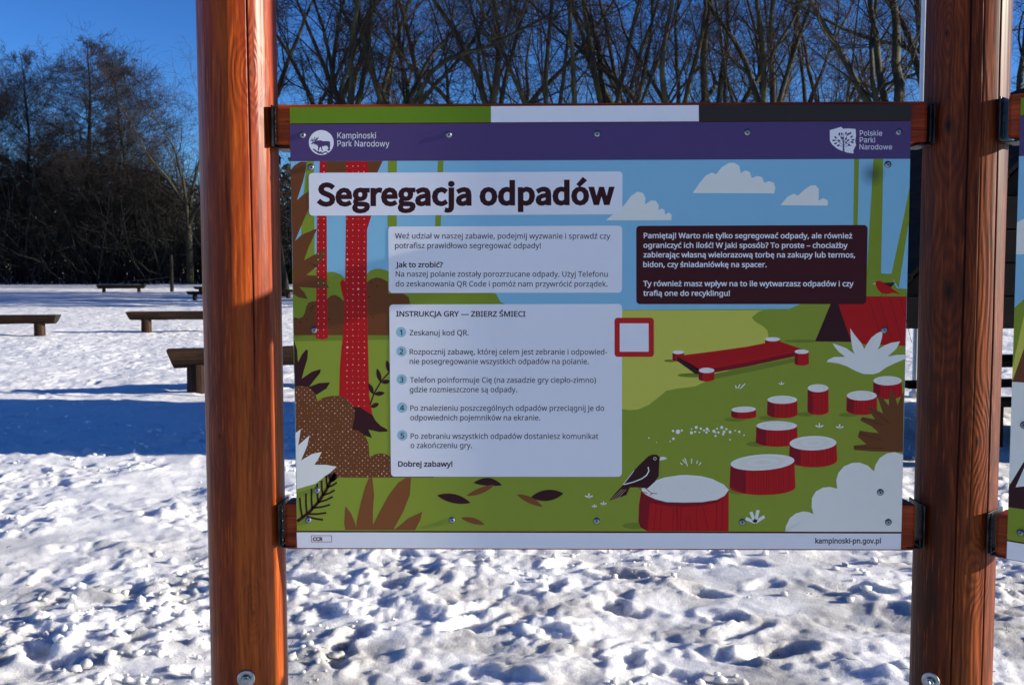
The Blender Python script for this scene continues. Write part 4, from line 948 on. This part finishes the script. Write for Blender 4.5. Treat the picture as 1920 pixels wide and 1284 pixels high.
# text panels printed over the picture
S = Sheet(); S.rrect(0, 0, 0, 0, 7, 'white', 30, [(579.5, 325), (1167.5, 321.5), (1167, 402), (580, 405)]); S.done('title_panel', BD)
S = Sheet(); S.rrect(0, 0, 0, 0, 7, 'white', 30, [(728.3, 425), (1166.8, 423), (1166.3, 548.5), (729.3, 549.5)]); S.done('text_panel', BD)
S = Sheet(); S.rrect(0, 0, 0, 0, 7, 'white', 30, [(730, 571), (1166.3, 569.5), (1165.5, 893.2), (732.5, 893.2)])
for k, (x_, y_) in enumerate(((752, 622.7), (752.5, 658.6), (753, 711.2), (753.6, 763.8), (754, 816))): S.disc(x_, y_, 9.7, 'blue_disc', 31, seg=28)
S.done('text_panel', BD)
S = Sheet(); S.rrect(0, 0, 0, 0, 7, 'maroon', 30, [(1193, 423.5), (1627, 421.5), (1624, 569.5), (1193, 570)]); S.done('text_panel', BD)
S = Sheet(); S.rrect(1152, 595.5, 1225.8, 668.7, 6, 'badge_red', 32); S.rrect(1161.8, 606, 1216, 659, .5, 'white', 33); S.done('badge', BD)
# maker's mark on the bottom strip
S = Sheet()
for a, b in (((583, 1004), (621.5, 1004)), ((583, 1015.7), (621.5, 1015.7)), ((583.3, 1004), (583.3, 1015.7)), ((621.2, 1004), (621.2, 1015.7))): S.line([a, b], 1.0, 'badge_red', 5)
for k in range(12): S.line([(583 + k * 3.25, 1018.8), (585.2 + k * 3.25, 1018.8)], .8, 'ring', 5)
S.done('maker_mark', BD)

TB = 0.008  # regular body weight
MED, BOLD = 0.011, 0.024
L_ = Lettering()
for t, x0, x1, b, c_, wt in (
    ('Weź udział w naszej zabawie, podejmij wyzwanie i sprawdź czy', 741, 1144.5, 447.6, 10.2, TB),
    ('potrafisz prawidłowo segregować odpady!', 741, 1014, 465.6, 10.2, TB),
    ('Jak to zrobić?', 742, 830.5, 501.2, 10.2, BOLD),
    ('Na naszej polanie zostały porozrzucane odpady. Użyj Telefonu', 742, 1139.5, 518.8, 10.2, TB),
    ('do zeskanowania QR Code i pomóż nam przywrócić porządek.', 742, 1139, 537.2, 10.2, TB),
    ('INSTRUKCJA GRY — ZBIERZ ŚMIECI', 743, 985, 593.4, 10.4, BOLD * .8),
    ('Zeskanuj kod QR.', 768, 878.5, 628.8, 10.2, TB),
    ('Rozpocznij zabawę, której celem jest zebranie i odpowied-', 768, 1138, 664.5, 10.2, TB),
    ('nie posegregowanie wszystkich odpadów na polanie.', 768, 1103.5, 682.3, 10.2, TB),
    ('Telefon poinformuje Cię (na zasadzie gry ciepło-zimno)', 768.5, 1117, 717.2, 10.2, TB),
    ('gdzie rozmieszczone są odpady.', 768, 969, 735, 10.2, TB),
    ('Po znalezieniu poszczególnych odpadów przeciągnij je do', 769, 1132.5, 769.8, 10.2, TB),
    ('odpowiednich pojemników na ekranie.', 769, 1012.5, 787.6, 10.2, TB),
    ('Po zebraniu wszystkich odpadów dostaniesz komunikat', 769.5, 1121.5, 822.3, 10.2, TB),
    ('o zakończeniu gry.', 769.5, 884.5, 839.6, 10.2, TB),
    ('Dobrej zabawy!', 746, 848, 874.4, 10.4, BOLD),
    ('1', 749.2, 754.2, 627.9, 10, BOLD * .7), ('2', 749, 756, 663.8, 10, BOLD * .7), ('3', 749.6, 756.4, 716.4, 10, BOLD * .7), ('4', 749.6, 757.6, 769, 10, BOLD * .7), ('5', 750.6, 757.4, 821.2, 10, BOLD * .7)):
    L_.add(t, x0, x1, b, c_, F_BODY, wt, 34)
L_.done('text_line', INK['dark'], BD)
L_ = Lettering()
for t, x0, x1, b in (
    ('Pamiętaj! Warto nie tylko segregować odpady, ale również', 1207, 1598, 446.4),
    ('ograniczyć ich ilość! W jaki sposób? To proste – chociażby', 1206.5, 1589.5, 464.4),
    ('zabierając własną wielorazową torbę na zakupy lub termos,', 1206.5, 1603.5, 482.2),
    ('bidon, czy śniadaniówkę na spacer.', 1206, 1437.5, 500.4),
    ('Ty również masz wpływ na to ile wytwarzasz odpadów i czy', 1206, 1600.5, 536.2),
    ('trafią one do recyklingu!', 1206, 1368.5, 554.2)):
    L_.add(t, x0, x1, b, 10.2, F_BODY, 0.018, 34)
L_.done('text_line', INK['white'], BD)
L_ = Lettering()
L_.add('Kampinoski', 633, 705.5, 260.2, 11.3, F_LOGO, 0.0, 6); L_.add('Park Narodowy', 633, 730.5, 275.4, 11.3, F_LOGO, 0.0, 6)
L_.add('Polskie', 1612.5, 1654.5, 254.2, 10, F_LOGO, 0.0, 6); L_.add('Parki', 1612.3, 1641.3, 267, 10, F_LOGO, 0.0, 6); L_.add('Narodowe', 1612, 1673, 280, 10, F_LOGO, 0.0, 6)
L_.done('logo_text', INK['white'], BD)
L_ = Lettering()
L_.add('kampinoski-pn.gov.pl', 1528, 1651, 1017.6, 10, F_BODY, BOLD, 6); L_.add('CCR', 586, 604.5, 1013.4, 7.2, F_BODY, .04, 7)
L_.done('address_text', INK['dark'], BD)

# the heavy title: humanist letters drawn as strokes of the right weight
def title_done(L_): return L_.done('title', INK['dark'], BD)
TITLE = Lettering(); TITLE.add('Segregacja odpadów', 594.0, 1152.8, 385.2, 44.5, F_TITLE, 0.0165, 32, 382.0)
title_done(TITLE)

# rails, brackets, screws
def rail(name, py_top, py_bot, parent, xa, xb):
    # rails are level: take the heights at the left stub
    za = B(544, py_top)[1]; zb = B(544, py_bot)[1]
    bm = bmesh.new(); box_bm(bm, (xa, 0.0035, zb), (xb, 0.0665, za), 0.007)
    return bm_obj(name, bm, M_RAIL, parent)
XA = XL + 0.0765 - 0.001; XB = XR_ - 0.0775 + 0.001
rail('rail', 195.5, 273.0, BD, XA + 0.004, XB - 0.008)
bm = bmesh.new(); za = B(556, 945)[1]; box_bm(bm, (XA + 0.008, 0.0035, B(556, 1031.5)[1]), (XB - 0.012, 0.0665, za), 0.007); bm_obj('rail', bm, M_RAIL, BD)
def bracket(parent, x, side, z0, z1, y0=-0.008, y1=0.07):
    """pressed steel hanger: plate on the post, two side cheeks and a seat under the rail"""
    e = empty('bracket', (x, 0, 0), 0, parent)
    bm = bmesh.new(); s_ = side
    def bb(a, b, c, d, e_, f): box_bm(bm, (min(a, b), c, e_), (max(a, b), d, f), 0.0012)
    bb(0, s_ * 0.003, y0 - 0.004, y1, z0, z1)                      # back plate, its front edge shows as a bright line
    bb(s_ * 0.0032, s_ * 0.0075, y0 + 0.004, y0 + 0.0065, z0 + 0.004, z1 - 0.002)   # front cheek
    bb(s_ * 0.0032, s_ * 0.030, y0 + 0.008, y1, z0 - 0.0035, z0 - 0.0005)
    bm_obj('plate', bm, M_BRACKET, e)
    for k in range(4):
        o = link_mesh('rivet', RIVET, None, e); o.location = (s_ * 0.0054, y0 + 0.0038, z0 + 0.014 + k * (z1 - z0 - 0.028) / 3); o.rotation_euler = (R(90), 0, 0)
RIVET = lathe_mesh('rivet', [(0.0, 0.0018), (0.0016, 0.0014), (0.0026, 0.0)], 10); RIVET.materials.append(M_BRACKET)
zt0, zt1 = B(544, 273)[1] - 0.003, B(544, 199)[1]; zb0, zb1 = B(556, 1024)[1], B(556, 944)[1]
bracket(BD, XA, 1, zt0, zt1); bracket(BD, XB, -1, zt0, zt1 - 0.002); bracket(BD, XA, 1, zb0, zb1); bracket(BD, XB, -1, zb0 , zb1)
SCREW = lathe_mesh('screw', [(0.0, 0.0006), (0.0016, 0.0006), (0.0019, 0.0030), (0.0032, 0.0033), (0.0044, 0.0024), (0.0049, 0.0012), (0.0054, 0.0010), (0.0056, 0.0005), (0.0066, 0.0004), (0.0068, 0.0)], 20); SCREW.materials.append(M_STEEL); SCREW.materials.append(PANEL_EDGE)
for p_ in SCREW.polygons: p_.material_index = 1 if (p_.center.xy.length > 0.0056 or p_.center.xy.length < 0.0015) else 0
if True: pass
SCREW.polygons.foreach_set('use_smooth', [True] * len(SCREW.polygons))
for x_, y_ in ((568, 254), (842, 253), (1120, 251), (1401.5, 248), (1685.5, 247), (584, 314), (1665, 308), (589, 619), (1658, 618), (594, 919), (1650, 922), (578, 975), (847, 975), (1118, 976), (1391, 978), (1665, 978)):
    bx, bz = B(x_, y_); o = link_mesh('screw', SCREW, None, BD); o.location = (bx, -0.0003 - 30 * LAY * 0, bz); o.rotation_euler = (R(90), 0, 0)
    o.location.y = -0.0004 if 300 < y_ < 990 else -0.0001; o.scale = (1, 1, 0.7)

# ------------------------------------------------------------------ second board, turned towards the viewer
ANG = R(-42)
def second_board():
    hx, hy = XR_ + 0.0775 * math.cos(ANG), POST_Y + 0.0775 * math.sin(ANG)
    t = empty('information_board', (hx, hy, PANEL_Z), ANG)
    tag(t, 'second illustrated board at the right edge, turned towards the viewer beyond the right post', 'information board')
    g = 0.034; W2, y0 = 1.2, -0.035           # local x runs along the board, y is its depth
    zt = PH + 0.004; yb = -0.034
    for (a, b, nm) in ((PH + 0.010, PH - 0.072, 'rail'), (0.083, -0.004, 'rail')):
        bm = bmesh.new(); box_bm(bm, (0.010, yb + 0.0035, b), (1.29, yb + 0.066, a), 0.007); bm_obj(nm, bm, M_RAIL, t)
    box_obj('sign_panel', (g, yb, 0.037), (g + W2, yb + 0.003, PH - 0.034), PANEL_EDGE, t)
    box_obj('top_strip', (g, yb, PH - 0.032), (g + W2, yb + 0.003, PH), PANEL_EDGE, t)
    box_obj('bottom_strip', (g, yb, 0.0), (g + W2, yb + 0.003, 0.034), PANEL_EDGE, t)
    S = Sheet()
    def P(pts, mat, lay): 
        q = [(a, b) for a, b in pts]; S.poly(q, mat, lay, px=False)
    def rc(x0, z0, x1, z1, mat, lay): P([(x0, z0), (x1, z0), (x1, z1), (x0, z1)], mat, lay)
    rc(0, PH - 0.032, .39, PH, 'green_strip', 2); rc(.39, PH - 0.032, .79, PH, 'white', 2); rc(.79, PH - 0.032, W2, PH, 'black_strip', 2)
    rc(0, 0, W2, 0.034, 'white', 2); rc(0, PH - 0.107, W2, PH - 0.034, 'purple', 2)
    rc(0, 0.037, W2, PH - 0.107, 'sky', 2)
    P([(0, 0.037), (W2, 0.037), (W2, 0.42), (0.5, 0.50), (0.02, 0.50), (0, 0.48)], 'olive', 3)
    P([(0, 0.37), (.02, .48), (.2, .46), (.3, .40), (.3, .34), (0, .34)], 'meadow', 4)
    P([(0, .58), (.07, .58), (.2, .58), (.19, .62), (.14, .63), (.1, .66), (.04, .66), (0, .64)], 'cloud', 4)
    P([(0, .34), (0.03, .44), (.1, .46), (.2, .42), (.3, .34)], 'brown', 5)
    P([(0, .34), (.3, .34), (.3, .17), (.12, .2), (0, .145)], 'cloud', 6)
    P([(0, .14), (.03, .2), (.1, .27), (.3, .24), (.3, .1), (0, .1)], 'dark', 7)
    P([(0.012, .14), (.03, .19), (.08, .22), (.05, .15)], 'pale', 8)
    o = S.done('printed_picture', t); o.location = (g, yb - 0.0004, 0)
    for z_ in (0.055, 0.26, 0.5, .72, PH - 0.045):
        for x_ in (0.024, 1.176) if z_ in (0.26, .5, .72) else (0.024, .31, .6, .89, 1.176):
            q = link_mesh('screw', SCREW, None, t); q.location = (g + x_, yb - 0.0028, z_); q.rotation_euler = (R(90), 0, 0)
    bracket(t, 0.0, 1, PH - 0.076, PH + 0.006, -0.042, 0.035); bracket(t, 0.0, 1, 0.004, 0.085, -0.042, 0.035)
    # the round post that carries its far end
    e2 = copy_tree(PL); tag(e2, 'round post carrying the far end of the second board, outside the frame', 'post')
    e2.location = (hx + math.cos(ANG) * 1.37, hy + math.sin(ANG) * 1.37, 0)
second_board()

# ------------------------------------------------------------------ litter blown on to the snow
def make_litter():
    r = np.random.default_rng(77); n = 70
    d = 3.9 + 8 * r.random(n) ** 1.4; x = (r.random(n) * 2 - 1) * 0.6 * d; y = d + CAM[1]; z = snow_height(x, y) + 0.006
    an = r.random(n) * 2 * math.pi
    p = grow_paths(r, np.stack([x, y, z], 1), np.stack([np.cos(an), np.sin(an), 0.05 + 0 * an], 1), 0.02 + 0.07 * r.random(n), 0.0012 + 0.001 * r.random(n), 4, 0.25, 0.02, 0.5)
    o = link_mesh('fallen_twigs', join('fallen_twigs', [tubes(p[0], p[2], 4)], M_TWIG)); tag(o, 'small dark twigs scattered on the trodden snow', kind='stuff')
make_litter()
